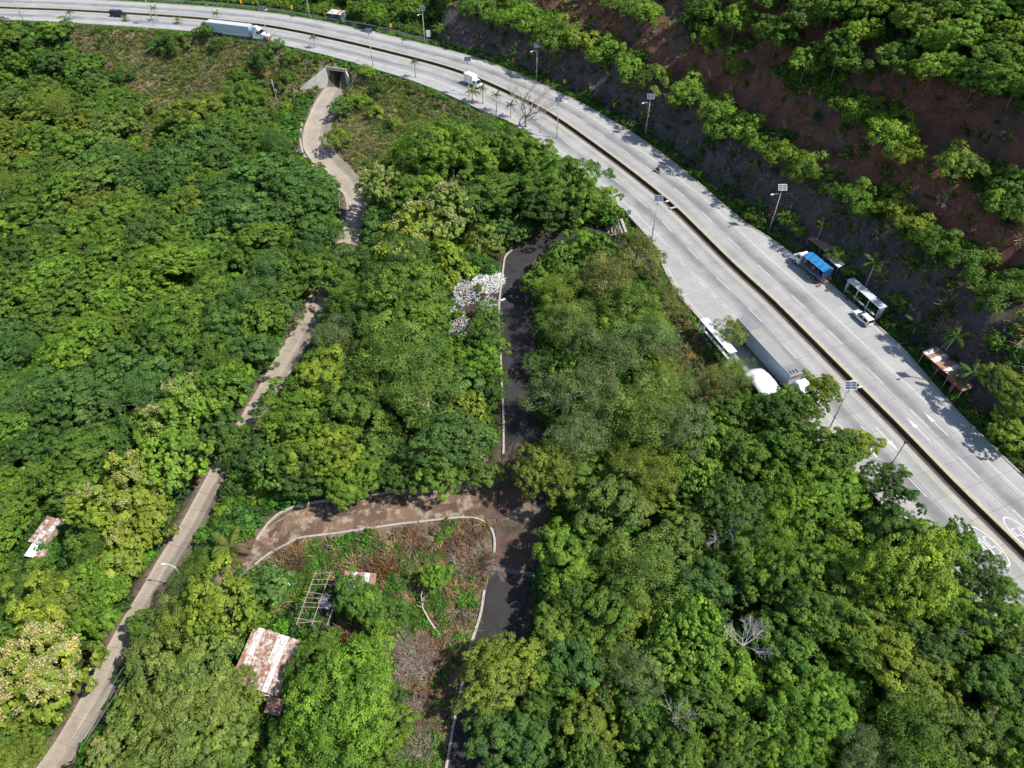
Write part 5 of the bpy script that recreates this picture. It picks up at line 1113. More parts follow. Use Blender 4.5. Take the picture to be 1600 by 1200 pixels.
def moto():
    s, o = hwso(1027, 269); p = HW.at(s, o); h = HW.head(s) + math.pi
    r = thing('motorcycle', 'dark motorcycle ridden up the outer carriageway', 'motorcycle', (p.x, p.y, 0.01), h)
    for x in (-.62, .66):
        m = MB(); n = 16; pts = [(x + .3 * math.cos(2 * math.pi * k / n), 0, .31 + .3 * math.sin(2 * math.pi * k / n)) for k in range(n + 1)]; w = m.tube(pts, .05, 6, False).build('wheel', M_RUBBER, r)
        MB().cyl((x, 0, .31), .08, .1, 'Y', 8).build('hub', M_STEEL, w)
    MB().prism([(-.75, .62), (-.7, .82), (-.1, .78), (.15, .98), (.45, .92), (.5, .6), (.1, .35), (-.3, .35)], -.13, .13).build('body', M_DARKPAINT, r, bevel=.04)
    MB().tube([(.66, 0, .31), (.48, 0, .95)], .04, 6).build('fork', M_STEEL, r); MB().tube([(.38, -.36, 1.05), (.48, 0, .98), (.38, .36, 1.05)], .02, 5).build('handlebar', M_STEEL, r); MB().cyl((.58, 0, .88), .1, .1, 'X').build('headlight', M_CLEAN, r)
    MB().tube([(-.9, -.16, .4), (-.2, -.18, .35)], .045, 6).build('exhaust', M_STEEL, r)
    # the rider
    V = [(-.2, 0, .88), (-.18, 0, 1.1), (-.08, 0, 1.36), (-.03, 0, 1.48), (0, 0, 1.6), (0.01, 0, 1.72), (-.08, .19, 1.38), (.12, .3, 1.16), (.36, .33, 1.08), (-.08, -.19, 1.38), (.12, -.3, 1.16), (.36, -.33, 1.08), (.2, .2, .86), (.08, .22, .42), (.2, .22, .36), (.2, -.2, .86), (.08, -.22, .42), (.2, -.22, .36), (-.2, .1, .86), (-.2, -.1, .86)]
    E = [(0, 1), (1, 2), (2, 3), (3, 4), (4, 5), (2, 6), (6, 7), (7, 8), (2, 9), (9, 10), (10, 11), (0, 18), (18, 12), (12, 13), (13, 14), (0, 19), (19, 15), (15, 16), (16, 17)]
    Rr = [.15, .15, .16, .07, .06, .11, .075, .055, .04, .075, .055, .04, .08, .055, .05, .08, .055, .05, .1, .1]
    me = bpy.data.meshes.new('body'); me.from_pydata(V, E, []); me.materials.append(M_CLOTH); o = bpy.data.objects.new('body', me)
    pr = thing('person', 'person in dark clothes and dark helmet riding the motorcycle', 'person', (p.x, p.y, 0.01), h); C.objects.link(o); o.parent = pr
    sk = o.modifiers.new('skin', 'SKIN'); lay = me.skin_vertices[0] if me.skin_vertices else None
    if lay is None:
        import bmesh; bm = bmesh.new(); bm.from_mesh(me); bm.verts.layers.skin.verify(); bm.to_mesh(me); bm.free(); lay = me.skin_vertices[0]
    for k, rr in enumerate(Rr): lay.data[k].radius = (rr, rr)
    lay.data[0].use_root = True; ss = o.modifiers.new('s', 'SUBSURF'); ss.levels = ss.render_levels = 1
    m = MB(); vs = []; fs = []
    for i in range(7):
        for k in range(10):
            a, b = math.pi * i / 6, 2 * math.pi * k / 10; vs.append((.01 + .15 * math.sin(a) * math.cos(b), .13 * math.sin(a) * math.sin(b), 1.74 + .15 * math.cos(a)))
    fs = [(i * 10 + k, i * 10 + (k + 1) % 10, (i + 1) * 10 + (k + 1) % 10, (i + 1) * 10 + k) for i in range(6) for k in range(10)]
    MB().add(vs, fs).build('helmet', M_BLACK, pr, True); MB().box((.14, 0, 1.76), (.05, .18, .08)).build('visor', M_GLASS, pr)
    for sy in (-1, 1): MB().box((.38, sy * .34, 1.07), (.09, .05, .07)).build('hand', M_SKIN, pr, bevel=.015)
moto()

# ------------------------------------------------------------------ shelters, stalls, huts
def shelter(u, v, z, L, Wd, label, bench=True, out=True, mat=M_CLEAN):
    s, o = hwso(u, v, z); p = HW.at(s, o); r = thing('bus_shelter', label, 'shelter', (p.x, p.y, 0.05), HW.head(s) + (math.pi if out else 0))
    rf = MB().box((0, 0, z), (L, Wd, .12)).build('roof', mat, r, bevel=.02)
    for k in range(7): MB().box((-L / 2 + L * (k + .5) / 7, 0, z + .075), (.05, Wd - .05, .03)).build('roof_seam', mat, rf)
    for x in (-L / 2 + .3, -L / 6, L / 6, L / 2 - .3):
        MB().box((x, .45, z / 2 - .1), (.12, .12, z)).build('post', M_WHITE, r); MB().box((x, 0, z - .12), (.1, Wd - .1, .1)).build('roof_beam', M_WHITE, r)
    for x in (-L / 2 + .06, L / 2 - .06): MB().box((x, .0, z / 2 - .05), (.06, 1.0, z - .3)).build('end_panel', M_TILE, r)
    if bench:
        b = MB().box((.2, -.25 + .5, .5), (L - 1.6, .45, .1)).build('bench', M_CLEAN, r)
        for x in (-2.6, 0, 2.6): MB().box((x, .25, .22), (.12, .4, .5)).build('leg', M_CONC, b)
    return r
shelter(1354, 458, 2.9, 9.2, 1.7, 'long pale bus shelter with bench on the cut-side verge')
shelter(1122, 524, 2.9, 9.5, 1.6, 'white-roofed bus shelter half hidden by trees beside the bay', True, False, M_WHITE)
s, o = hwso(1192, 592, 2.8); p = HW.at(s, o); r = thing('market_canopy', 'white domed tarpaulin canopy poking out of the trees beside the bay', 'canopy', (p.x, p.y, 0), HW.head(s))
m = MB(); vs = []
for i in range(9):
    for j in range(7):
        a, b = (i / 4 - 1), (j / 3 - 1); vs.append((a * 3.0, b * 2.0, 2.9 - .55 * a * a - .5 * b * b + .05 * math.sin(i * 3 + j)))
m.add(vs, [(i * 7 + j, i * 7 + j + 1, i * 7 + j + 8, i * 7 + j + 7) for i in range(8) for j in range(6)]); c_ = m.build('cover', M_WHITE, r, True); c_.modifiers.new('t', 'SOLIDIFY').thickness = .03
for x in (-2.8, 2.8):
    for y_ in (-1.8, 1.8): MB().box((x, y_, .8), (.07, .07, 2.4)).build('pole', M_STEEL, r)
def corr(L=1.0, Wd=1.0, n=7):
    m = MB(); vs = []
    for i in range(2 * n + 1):
        y_ = -.5 + i / (2 * n); z_ = .028 if i % 2 else 0.0; vs += [(-.5, y_, z_), (.5, y_, z_)]
    m.add(vs, [(2 * i, 2 * i + 1, 2 * i + 3, 2 * i + 2) for i in range(2 * n)]); return m
CORR = {k: corr().build('roof_sheet', m_, mesh_only=True) for k, m_ in dict(t=M_TIN, r=M_RUST, q=M_RUST2, w=M_WHITE).items()}
def tin_roof(root, A, B, Cc, mats, w=.9, rows=1, lift=0.0, miss=0.0):
    """sheets laid from the edge A-B down towards Cc; all points relative to the root"""
    A, B, Cc = Vector(A), Vector(B), Vector(Cc); e1 = B - A; e2 = Cc - A; n1 = max(1, int(e1.length / w)); u1 = e1.normalized(); nrm = e1.cross(e2).normalized(); 
    if nrm.z < 0: nrm = -nrm
    colm = [random.choice(mats) for _ in range(n1)]
    for rr_i in range(rows):
        for i in range(n1):
            if random.random() < miss: continue
            c = A + e1 * ((i + .5) / n1) + e2 * ((rr_i + .5) / rows) + nrm * (lift + .012 * (i % 2) + .03 * (rows - rr_i)) 
            xv = e2.normalized(); yv = nrm.cross(xv).normalized(); sx = e2.length / rows * 1.06; syy = e1.length / n1 / max(.4, abs(yv.dot(u1))) * 1.04
            Mx = Matrix(((xv.x * sx, yv.x * syy, nrm.x, c.x), (xv.y * sx, yv.y * syy, nrm.y, c.y), (xv.z * sx, yv.z * syy, nrm.z, c.z), (0, 0, 0, 1)))
            o = inst('roof_sheet', CORR[colm[i] if random.random() < .75 else random.choice(mats)], root); o.matrix_local = Mx
def shack(name, label, cat, A, B, Cc, zA, zC, mats, w=.9, rows=2, wall=M_WOOD, walls=True, miss=0, inset=.25):
    A_, B_, C_ = Vector(W(*A, zA)), Vector(W(*B, zA)), Vector(W(*Cc, zC)); D_ = B_ + (C_ - A_); cen = (A_ + D_) / 2; gz = float(TZ(cen.x, cen.y)); r = thing(name, label, cat, (cen.x, cen.y, gz)); o_ = Vector((cen.x, cen.y, gz))
    A_, B_, C_, D_ = [p - o_ for p in (A_, B_, C_, D_)]; tin_roof(r, A_, B_, C_, mats, w, rows, 0, miss)
    cs = [(p * (1 - inset * .3)) for p in (A_, B_, D_, C_)]
    for p in cs: MB().tube([(p.x, p.y, -.6), (p.x, p.y, p.z - .05)], .07, 5).build('post', M_WOOD, r)
    if walls:
        for i in range(4):
            a, b = cs[i], cs[(i + 1) % 4]; m = MB(); t = (b - a).normalized(); nn = Vector((-t.y, t.x, 0)) * .04
            m.add([(a.x - nn.x, a.y - nn.y, -.6), (b.x - nn.x, b.y - nn.y, -.6), (b.x - nn.x, b.y - nn.y, b.z - .06), (a.x - nn.x, a.y - nn.y, a.z - .06), (a.x + nn.x, a.y + nn.y, -.6), (b.x + nn.x, b.y + nn.y, -.6), (b.x + nn.x, b.y + nn.y, b.z - .06), (a.x + nn.x, a.y + nn.y, a.z - .06)],
                  [(0, 1, 2, 3), (7, 6, 5, 4), (0, 4, 5, 1), (1, 5, 6, 2), (2, 6, 7, 3), (3, 7, 4, 0)]); m.build('wall', wall, r)
    return r
def gz(u, v): return G(u, v)[2]
g1 = gz(420, 1020); shack('shed', 'large shed with streaked rust and white corrugated roof among bright trees', 'shed', (397, 979), (468, 1002), (360, 1062), g1 + 3.3, g1 + 2.7, 'rrrtqrt', .8, 2)
shack('shed', 'lower rusty lean-to with a loose pale sheet beside the large rusty shed', 'shed', (424, 1040), (448, 1046), (412, 1085), g1 + 2.4, g1 + 1.9, 'qqrt', .8, 2)
shack('shed', 'dark rusty tail end of the shed row under tree shade', 'shed', (420, 1088), (444, 1094), (413, 1112), g1 + 2.1, g1 + 1.9, 'qq', .8, 1)
g2 = gz(565, 920); shack('shed', 'rusty low-roofed shed joined to the ruined roof frame', 'shed', (540, 893), (588, 897), (530, 935), g2 + 2.6, g2 + 2.3, 'qrqqt', .9, 2)
g3 = gz(70, 835); shack('hut', 'forest hut with patched white and rusty tin roof', 'hut', (73, 808), (97, 812), (44, 846), g3 + 3.2, g3 + 2.5, 'trtqrtq', .75, 2)
shack('hut', 'low white tin lean-to in front of the patched forest hut', 'hut', (52, 847), (80, 852), (38, 868), g3 + 2.2, g3 + 1.9, 'wtrw', .75, 1)
# ruined frame
A_, B_, C_ = Vector(W(492, 896, g2 + 2.9)), Vector(W(538, 897, g2 + 2.9)), Vector(W(464, 972, g2 + 2.4)); r = thing('ruined_hut', 'ruined hut frame of bare rafters over black plastic sheeting', 'hut', (A_.x, A_.y, g2)); o_ = Vector((A_.x, A_.y, g2)); A_, B_, C_ = A_ - o_, B_ - o_, C_ - o_; e1, e2 = B_ - A_, C_ - A_
for k in range(11):
    if k in (3, 8): continue
    t = k / 10 + random.uniform(-.02, .02); p = A_ + e2 * t + e1 * random.uniform(-.05, .12); MB().tube([p + Vector((-.4, random.uniform(-.2, .2), 0)), p + e1 * random.uniform(.45, 1.0) + Vector((0, random.uniform(-.5, .5), random.uniform(-.5, .1)))], .05, 4).build('rafter', M_WOOD, r)
for t in (0, .5, 1): MB().tube([A_ + e1 * t - e2 * .08 + Vector((0, 0, -.08)), A_ + e1 * t + e2 * 1.05 + Vector((0, 0, -.08))], .07, 5).build('beam', M_WOOD, r)
for t in (0, .33, .66, 1):
    for s_ in (0, .5, 1): p = A_ + e2 * t + e1 * s_; MB().tube([(p.x, p.y, -.5), (p.x, p.y, p.z)], .07, 5).build('post', M_WOOD, r)
m = MB(); n = 9; base = A_ + e1 * .30 + e2 * .5; vs = []
for i in range(n):
    for j in range(n): p = base + e1 * .62 * j / (n - 1) + e2 * .6 * i / (n - 1); vs.append((p.x, p.y, .25 + random.uniform(-.15, .2)))
m.add(vs, [(i * n + j, i * n + j + 1, (i + 1) * n + j + 1, (i + 1) * n + j) for i in range(n - 1) for j in range(n - 1)]); m.build('plastic_sheet', M_TARPB, r)
for k in range(3): o = inst('roof_sheet', CORR['t'], r, tuple(A_ + e1 * (.38 + .1 * k) + e2 * (.35 + .08 * k) + Vector((0, 0, -2.3 + .1 * k))), (0.1, .1, .5 + k), (1.8, .9, 1))
# kiosk by the far kerb
x, y, z = G(527, 32); r = thing('kiosk', 'kerbside kiosk with pale tin roof and dark open front', 'kiosk', (x, y, z), R(-22))
MB().box((0, 1.5, 1.1), (5.0, .1, 2.3)).build('wall', M_TILE, r); MB().box((2.6, 0, 1.1), (.1, 3.0, 2.3)).build('wall', M_TIN, r); MB().box((-1.7, -.9, .6), (1.5, .1, 1.2)).build('counter', M_BROWN, r); MB().box((1.0, .2, .9), (2.6, 2.4, 1.8)).build('stall_body', M_NAVY, r)
tin_roof(r, (-2.7, 1.7, 2.5), (2.7, 1.7, 2.6), (-2.7, -1.5, 2.3), 'tttq', .9, 1)
for x in (-3, 2.9):
    for y_ in (-1.8, 1.8): MB().box((x, y_, 1.1), (.09, .09, 2.6)).build('post', M_WOOD, r)
def roadside(label, u, v, z, L, Wd, mats, name='food_stall', edge=None, rows=1):
    s, o = hwso(u, v, z); p = HW.at(s, o); r = thing(name, label, 'stall', (p.x, p.y, float(TZ(p.x, p.y))), HW.head(s) + math.pi)
    z0 = z - float(TZ(p.x, p.y)); tin_roof(r, (-L / 2, Wd / 2, z0 - .1), (L / 2, Wd / 2, z0 - .1), (-L / 2, -Wd / 2, z0 + .15), mats, .9, rows)
    for x in (-L / 2 + .2, 0, L / 2 - .2):
        for y_ in (-Wd / 2 + .2, Wd / 2 - .2): MB().box((x, y_, z0 / 2 - .2), (.1, .1, z0)).build('post', M_WOOD, r)
    MB().box((0, -.3, .5), (L * .6, .6, .9)).build('counter', M_BROWN, r)
    if edge: MB().box((0, Wd / 2, z0 - .15), (L, .08, .22)).build('fascia', edge, r)
    return r
roadside('rusty patched roadside stall behind the blue truck', 1291, 383, 2.9, 7.5, 3.4, 'qrqqt', rows=2)
roadside('low stall with a clean white sheet roof tight against the blue truck', 1303, 406, 2.7, 4.5, 1.5, 'wwt')
roadside('roadside stall with rust-streaked pale roof and orange edge below a palm', 1478, 568, 2.8, 7.5, 3.0, 'ttqtr', edge=plain('orange_edge', (.45, .13, .04), .6), rows=2)
roadside('second stall half hidden by a palm, with an orange edge', 1500, 597, 2.5, 3.5, 2.4, 'qqt', edge=M_RED)
x, y, z = G(1458, 571); r = thing('water_drum', 'pale blue-white drum at the corner of the orange-edged stall', 'drum', (x, y, z)); MB().cyl((0, 0, .75), .5, 1.5).build('barrel', M_TILE, r, bevel=.05); MB().cyl((0, 0, 1.53), .42, .08).build('lid', M_WHITE, r)
s, o = hwso(1272, 443)
for k in range(2):
    p = HW.at(s + k * 1.1, o + k * .2); r = thing('stool', ('taller' if k == 0 else 'lower') + ' of two brown wooden stools left on the road behind the blue truck', 'stool', (p.x, p.y, 0.01), k * .7, 'brown stools on the road'); h_ = .75 - .2 * k
    MB().box((0, 0, h_), (.5, .4, .06)).build('seat', M_BROWN, r)
    for sx in (-1, 1):
        for sy in (-1, 1): MB().box((sx * .2, sy * .15, h_ / 2 - .02), (.06, .06, h_)).build('leg', M_BROWN, r)
s, o = hwso(1261, 431, .3); p = HW.at(s, o); r = thing('sack_pile', 'small heap of pale sacks on the road beside the blue truck wheel', 'sacks', (p.x, p.y, 0.0))
for k in range(6): MB().box((random.uniform(-.5, .5), random.uniform(-.6, .6), .22 + .3 * (k // 3)), (.75, .5, .36), random.uniform(0, 3)).build('sack', plain('hessian', (.26, .23, .19), .9) if k == 0 else M_SACK, r, bevel=.12)

# stone retaining wall
T1, T2, B1, B2 = Vector(W(962, 327, -.1)), Vector(W(976, 365, -.1)), Vector(W(938, 338, -2.8)), Vector(W(946, 371, -3.0)); r = thing('retaining_wall', 'sloping rubble stone retaining wall with a pale concrete coping', 'wall', T2); 
for i in range(14):
    for j in range(6):
        s_, t_ = (i + .5 + random.uniform(-.2, .2)) / 14, (j + .5 + random.uniform(-.2, .2)) / 6; p = (T1.lerp(T2, s_)).lerp(B1.lerp(B2, s_), t_) - T2
        MB().box(p, (random.uniform(.55, .95), random.uniform(.5, .9), random.uniform(.4, .6)), random.uniform(0, 3), random.uniform(-.3, .3), random.uniform(-.3, .3), .8).build('stone', M_ROCK, r, bevel=.08)
m = MB(); lo = Vector((0, 0, -.35)); a = [T1 - T2, Vector((0, 0, 0)), B2 - T2, B1 - T2]; m.add([p + lo for p in a] + [p + lo * 4 for p in a], [(0, 1, 2, 3), (7, 6, 5, 4), (0, 4, 5, 1), (1, 5, 6, 2), (2, 6, 7, 3), (3, 7, 4, 0)]); m.build('mortar', M_JOINT, r)
m = MB(); d_ = (T2 - T1).normalized(); nn = Vector((-d_.y, d_.x, 0)) * -.55; m.tube([T1 - T2 + Vector((.3, 0, .1)), Vector((.3, 0, .1))], .4, 4); m.build('coping', M_CONC, r)
x, y, z = G(757, 718); r = thing('boulder', 'pinkish boulder in the undergrowth beside the asphalt lane', 'rock', (x, y, z)); MB().box((0, 0, .5), (2.0, 1.5, 1.5), .4, .1, .1, .7).build('rock', plain('pink_rock', (.33, .24, .2), .9, var=.3), r, bevel=.35)
x, y, z = G(786, 470); o = MB().box((0, 0, .12), (1.1, .35, .12), R(35)).build('plank', M_WHITE); o.location = (x, y, z + .1); tagp(o, 'short white board lying on the asphalt lane by the rubbish', 'board')
x, y, z = G(455, 911); r = inst('tin_sheet', CORR['t'], None, (x, y, z + .5), (.3, .2, .4), (2.0, 1.4, 1)); tagp(r, 'crumpled blue-white metal sheet on the grass beside the ruined frame', 'metal sheet')

# ------------------------------------------------------------------ palms
def frond(seed, L=2.6, droop=.9):
    rg_ = np.random.default_rng(seed); V = []; F = []; pts = [Vector((L * t * (1 - .18 * t * droop), 0, L * (.55 * t - droop * t * t))) for t in np.linspace(0, 1, 13)]
    for i in range(1, 13):
        for sy in (-1, 1):
            for sub_ in (0, .5):
                p = pts[i - 1].lerp(pts[i], sub_ + .2); l = .62 * math.sin(math.pi * min(1, (i + .5) / 13.5)) ** .6; d = Vector((.45, sy * 1.0, -.45 + rg_.uniform(-.15, .15))).normalized() * l; k = len(V); w = Vector((.06, 0, .01))
                V += [tuple(p - w), tuple(p + w), tuple(p + d + w * .2), tuple(p + d - w * .2)]; F.append((k, k + 1, k + 2, k + 3))
    for i in range(12):
        k = len(V); V += [tuple(pts[i] + Vector((0, -.03, .01))), tuple(pts[i] + Vector((0, .03, .01))), tuple(pts[i + 1] + Vector((0, .02, .01))), tuple(pts[i + 1] + Vector((0, -.02, .01)))]; F.append((k, k + 1, k + 2, k + 3))
    return npmesh('frond', V, F, M_LEAF, {'tone': rg_.uniform(.2, .9, len(F))})
FR = [frond(1, 2.6, .8), frond(2, 2.6, 1.15), frond(3, 2.6, .55)]
def palm(u, v, h, L, label, tint, nf=11, n_dead=0, trunkr=.13):
    x, y, z = G(u, v); r = thing('palm_tree', label, 'palm tree', (x, y, z), 0, 'young palms by the road'); b = random.uniform(-.25, .25)
    MB().tube([(0, 0, -.3), (b * .4, 0, h * .5), (b, 0, h)], [trunkr * 1.3, trunkr, trunkr * .8], 7).build('trunk', M_PALEBARK, r, True)
    for k in range(nf):
        o = inst('frond', FR[k % 3], r, (b, 0, h - .05), (0, -R(28) if k % 3 == 2 else R(random.uniform(-10, 12)), 2 * math.pi * k / nf + random.uniform(-.2, .2)), (L / 2.6,) * 3)
        o.color = (.20, .15, .09, 1) if k < n_dead else (*[c * random.uniform(.8, 1.2) for c in tint], 1)
    return r
ye, gr_, br_ = (.16, .20, .03), (.05, .12, .025), (.09, .19, .025)
for a in [(249,38,5,1.7,'slim verge palm near the dark van',gr_),(282,42,2.2,1.8,'short yellowish palm on the verge before the semi-trailer',ye),(200,38,1.8,1.7,'stubby yellow palm on the verge near the dark van',ye),(115,36,3.2,1.8,'small palm at the far end of the verge',gr_),(346,49,5.5,1.8,'palm silhouetted against the semi-trailer',gr_),(494,81,4.2,1.7,'verge palm uphill of the underpass',gr_),(650,127,5.6,1.7,'slim verge palm between the underpass and the white box truck',gr_),
          (738,166,4.0,2.6,'spreading yellowish palm at the near verge below the white box truck',ye),(755,168,5.2,1.8,'slim palm, second of the close group below the white box truck',gr_),(776,180,5.4,1.9,'slim palm, third of the close group below the white box truck',gr_),(798,190,4.4,1.9,'dark palm, last of the close group beside the leafless tree',gr_)]: palm(*a)
for a in [(1352,448,5.2,2.8,'tall palm rising behind the long bus shelter',br_,12,2),(1425,524,2.2,3.0,'short-stemmed palm between the parked car and the stalls',gr_,12,3),(1478,548,3.4,3.2,'ragged palm with brown lower fronds beside the orange-edged stall',br_,12,3),(1500,612,4.4,3.0,'dark palm leaning over the second stall',gr_,11),(1278,372,3.2,2.3,'palm among the stalls behind the blue truck',br_,10,2),(370,872,3.2,3.8,'yellowing coconut palm at the bend of the link road',(.15,.19,.03),12,2),(1185,335,1.5,2.2,'low palm-like shrub beneath the lamp uphill of the blue truck',br_,9),(1218,350,2,2.4,'low bright palm shrub beside the lamp uphill of the blue truck',br_,9),(480,12,2.5,2.6,'palm behind the guard rail before the kiosk',br_,9),(447,8,2.5,2.6,'yellowish palm beyond the semi cab',ye,9)]: palm(*a)
# ------------------------------------------------------------------ leafless trees and cut wood
def bare(seed, name, u, v, rpx, label, h=1.5, mat=M_DEAD, lean=(0, 0), depth=5, thick=.05, hgt=8.0):
    rs = random.Random(seed); x, y, z = G(u, v, hgt * .7); dep = PX(np.array([x, y, z]))[2]; sc = rpx * dep / FPX
    r = thing(name, label, 'bare tree', (x, y, z)); trunk = MB(); br = MB(); H0 = hgt * .45
    trunk.tube([(0, 0, -.4), (lean[0] * .5, lean[1] * .5, H0 * .5), (lean[0], lean[1], H0)], [sc * thick * 1.6, sc * thick * 1.2, sc * thick], 7); trunk.build('trunk', mat, r, True)
    def grow(p, d, l, rad, k):
        if k == 0: return
        q = p + d * l * .5 + Vector([rs.uniform(-.08, .08) * l for _ in range(3)]); e = p + d * l
        br.tube([p, q, e], [rad, rad * .8, rad * .6], 4, False)
        for _ in range(3 if k > 2 else 2): nd = (d + Vector((rs.uniform(-.8, .8), rs.uniform(-.8, .8), rs.uniform(-.25, .6)))).normalized(); grow(e if rs.random() < .7 else q, nd, l * rs.uniform(.55, .8), rad * .58, k - 1)
    for _ in range(7): d = Vector((rs.uniform(-1, 1), rs.uniform(-1, 1), rs.uniform(.4, 1.1))).normalized(); grow(Vector((lean[0], lean[1], H0)), d, sc * .55, sc * thick * .75, depth)
    br.build('branches', mat, r)
bare(1, 'bare_tree', 822, 172, 46, 'tall leafless tree standing against the highway at the wood edge', thick=.035)
SILV = plain('silver_wood', (.42, .40, .38), .9, var=.2)
bare(2, 'bare_tree', 1135, 818, 34, 'thin leafless tree with silver twigs among dark green crowns', mat=SILV, thick=.03, hgt=15)
bare(3, 'bare_tree', 1172, 990, 36, 'dense leafless silver-grey tree in a dark canopy gap', mat=SILV, thick=.034, hgt=15)
bare(4, 'bare_tree', 1066, 1108, 30, 'small leafless pale tree among crowns near the bottom of the wood', mat=SILV, thick=.034, depth=4, hgt=14)
bare(5, 'bare_tree', 1528, 975, 34, 'grey dead branches at the shaded edge beside the highway', thick=.03, depth=4)
bare(6, 'bare_tree', 595, 690, 28, 'grey dead branches in front of the olive feathery trees', thick=.03, depth=4)
bare(7, 'bare_tree', 545, 505, 30, 'grey twiggy dead crown above the shaded lane', thick=.025, depth=5)
bare(8, 'bare_tree', 655, 345, 20, 'small grey dead crown beside the cream-sprayed tree', thick=.03, depth=4)
bare(9, 'bare_tree', 1556, 1140, 34, 'dark leaning dead branch at the edge of the wood', thick=.035, depth=4)
bare(10, 'bare_tree', 1020, 950, 28, 'pale branches fanning through the olive crown', thick=.03, depth=4, mat=M_PALEBARK)
def log(pts, rad, label, name='fallen_trunk', mat=M_PALEBARK, lift=.2):
    P = [Vector(G(u, v)) + Vector((0, 0, l)) for u, v, l in pts]; r = thing(name, label, 'fallen tree', P[0]); L = [p - P[0] for p in P]; MB().tube(L, [rad * (1 - .6 * i / (len(L) - 1)) for i in range(len(L))], 7).build('trunk', mat, r, True)
    m = MB()
    for k in range(7): p = L[-1].lerp(L[len(L) // 2], random.random()); m.tube([p, p + Vector((random.uniform(-1.5, 1.5), random.uniform(-.5, 1.8), random.uniform(-.1, 1.0)))], rad * .35, 4, False)
    m.build('branches', mat, r)
log([(688, 996, .3), (672, 975, .8), (662, 958, 1.4), (660, 940, 2.2)], .2, 'pale leaning cut trunk in the middle of the cleared ground')
log([(660, 993, .2), (640, 1000, .3), (624, 1010, .4)], .13, 'thin bent pale branch lying beside the cleared-ground trunk')
log([(680, 1008, .3), (676, 1030, .4), (655, 1040, .4)], .16, 'curved pale branch on the brush heap')
log([(626, 1130, .3), (645, 1137, .3), (664, 1143, .3)], .16, 'dark log lying at the edge of the bright spreading tree')
log([(640, 660, 6.5), (650, 652, 7.2), (657, 660, 6.0), (664, 664, 5.5)], .22, 'red-barked broken trunk between the olive and blue-green crowns', mat=plain('red_bark', (.36, .2, .15), .8))
log([(868, 566, 4.4), (880, 555, 5.4), (892, 549, 6), (903, 543, 6.3), (908, 547, 6.0), (901, 551, 5.4)], .14, 'pale curved dead branch sticking out over the asphalt lane')
log([(832, 548, 3.6), (843, 541, 4.8), (856, 540, 5.0), (868, 536, 5.8), (880, 541, 5.6)], .10, 'thin pale dead branches reaching over the asphalt lane edge')
# ------------------------------------------------------------------ litter, brush and weeds (uncountable)
a = sub(gp, inz['clear'] & (gp['rd'] > .6)); rep = 9; n0 = len(a['x']); X = np.repeat(a['x'], rep) + rg.normal(0, 1.0, n0 * rep); Y = np.repeat(a['y'], rep) + rg.normal(0, 1.0, n0 * rep)
kk = np.minimum.reduce([p.near(X, Y)[0] - np.interp(p.near(X, Y)[1], p.S, p.P[:, 3]) for p in (BLACK, CONN)]) > .5; X, Y = X[kk], Y[kk]; n_ = len(X); nzc = vnoise(X, Y, 6, 91) + .4 * vnoise(X, Y, 2, 92)
LW = M_DEAD; S1 = [srcobj(twigs(i, m__, 16, .9, .02), (1, 1, 1)) for i, m__ in enumerate((M_DEAD, M_BARK, M_PALEBARK))] + [srcobj(small_bush(810, LG4, .12, 9, 5, 5), (1, 1, 1)), srcobj(small_bush(811, LG1, .12, 9, 5, 5), (1, 1, 1)), srcobj(tuft(812, LD3, n=30, lean=1.2), (1, 1, 1)), srcobj(tuft(813, LD4, n=30, lean=1.2), (1, 1, 1)), srcobj(tuft(814, LD1, n=26, lean=1.2), (1, 1, 1)), srcobj(small_bush(815, LD3, .12, 9, 4, 5), (1, 1, 1))]
ix = np.where(nzc > .20, rg.choice([3, 4, 4, 4, 7], n_), np.where(nzc < -.18, rg.choice([0, 2, 5, 5, 6, 7, 8], n_), rg.choice([0, 2, 5, 7, 7, 7, 8, 4, 3], n_)))
scatter('cut_brush', 'cut brush, dead leaves and fresh weeds strewn over the cleared plot', np.stack([X, Y, TZ(X, Y) - .03], 1), rnd_rot(n_, .35), rnd_scale(n_, .3, .95), ix, S1)
def blob(u, v, r, n, zs=1.0):
    o = []; 
    for _ in range(n):
        a_, d_ = random.uniform(0, 6.28), r * math.sqrt(random.random()); x, y, z = G(u + d_ * math.cos(a_) * 1.15, v + d_ * math.sin(a_) * .85); o.append((x, y, z + max(0, 1 - d_ / r) * random.uniform(0, zs)))
    return o
P1 = blob(740, 880, 26, 240) + blob(640, 1030, 38, 420) + blob(650, 1120, 26, 200) + blob(655, 1170, 20, 120); n_ = len(P1)
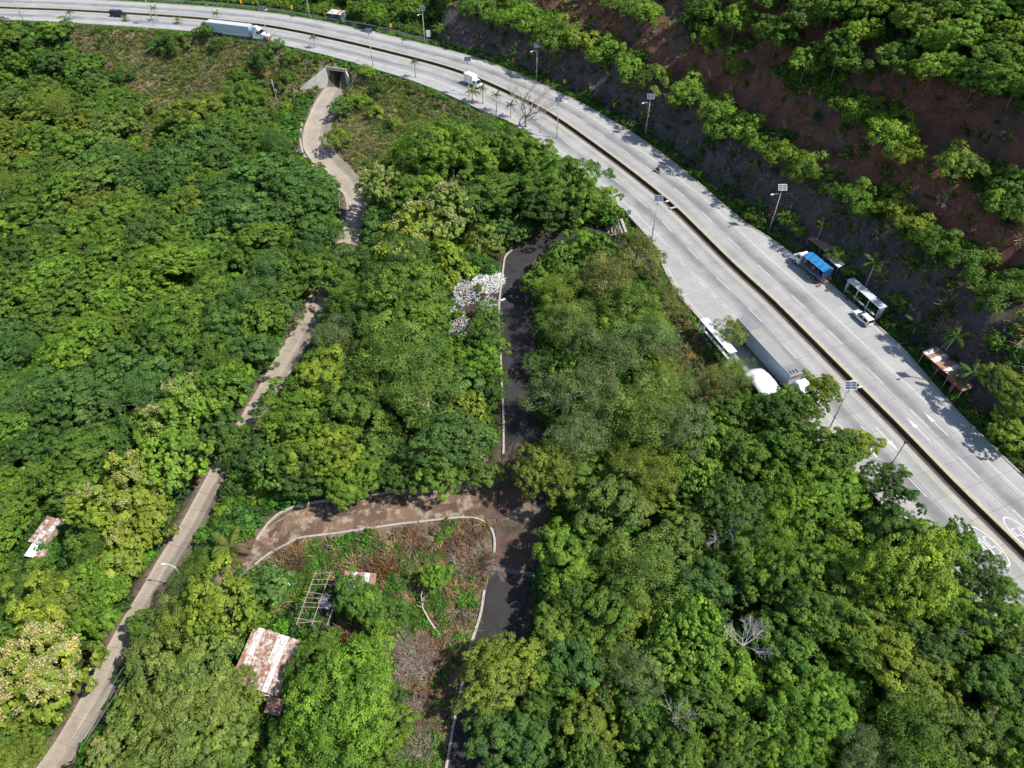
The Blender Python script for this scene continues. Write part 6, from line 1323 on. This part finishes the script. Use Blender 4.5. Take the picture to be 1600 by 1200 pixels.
scatter('brush_heap', 'grey and rust-brown heaps of cut branches on the cleared plot', P1, rnd_rot(n_, .4), rnd_scale(n_, .6, 1.7), rg.integers(0, 4, n_), [srcobj(twigs(20 + i, m__, 22, 1.2, .02), (1, 1, 1)) for i, m__ in enumerate((M_DEAD, M_BARK, M_PALEBARK))] + [srcobj(twigs(30, plain('rusty_twigs', (.24, .12, .07), .9), 26, 1.0, .02), (1, 1, 1))])
P1 = blob(600, 893, 20, 90, .8) + blob(520, 1020, 16, 60, .8) + blob(545, 1000, 22, 80, .8) + blob(468, 885, 14, 50, .5) + blob(745, 885, 14, 60, .6); n_ = len(P1)
scatter('dead_foliage', 'rust-red heaps of withered foliage on the cleared plot', P1, rnd_rot(n_, .5), rnd_scale(n_, .6, 1.3), rg.integers(0, 3, n_), [srcobj(tuft(830 + i, m__, n=40, lean=1.0), (1, 1, 1)) for i, m__ in enumerate((LD4, LD3, LD4))])
def scrap(seed, mat, k=5):
    rs = random.Random(seed); m = MB()
    for _ in range(k): m.box((rs.uniform(-.5, .5), rs.uniform(-.5, .5), rs.uniform(0, .35)), (rs.uniform(.15, .6), rs.uniform(.1, .4), rs.uniform(.03, .3)), rs.uniform(0, 3), rs.uniform(-.7, .7), rs.uniform(-.7, .7), rs.uniform(.4, 1))
    return srcobj(m.build('scrap', mat, mesh_only=True), (1, 1, 1))
SC = [scrap(1, M_WHITE), scrap(2, M_WHITE), scrap(3, M_TIN), scrap(4, plain('pale_card', (.5, .45, .38), .9)), scrap(5, plain('pale_blue_plastic', (.35, .45, .55), .5)), scrap(6, M_BROWN, 3), scrap(7, M_TARPB, 3)]
W1 = blob(764, 440, 23, 1000, 1.1); W2 = blob(726, 458, 24, 620, .6) + blob(765, 474, 13, 150, .4) + blob(722, 510, 17, 260, .5) + blob(698, 520, 9, 90, .3) + blob(712, 485, 14, 90, .3) + blob(745, 448, 10, 80, .3)
n_ = len(W1) + len(W2); scatter('rubbish', 'sprawling heap of white and grey rubbish beside the asphalt lane', W1 + W2, rnd_rot(n_, .4), rnd_scale(n_, .16, .62), list(rg.choice([0, 1, 0, 1, 0, 1, 3], len(W1))) + list(rg.choice([0, 1, 2, 3, 4, 5, 6, 0, 3], len(W2))), SC)
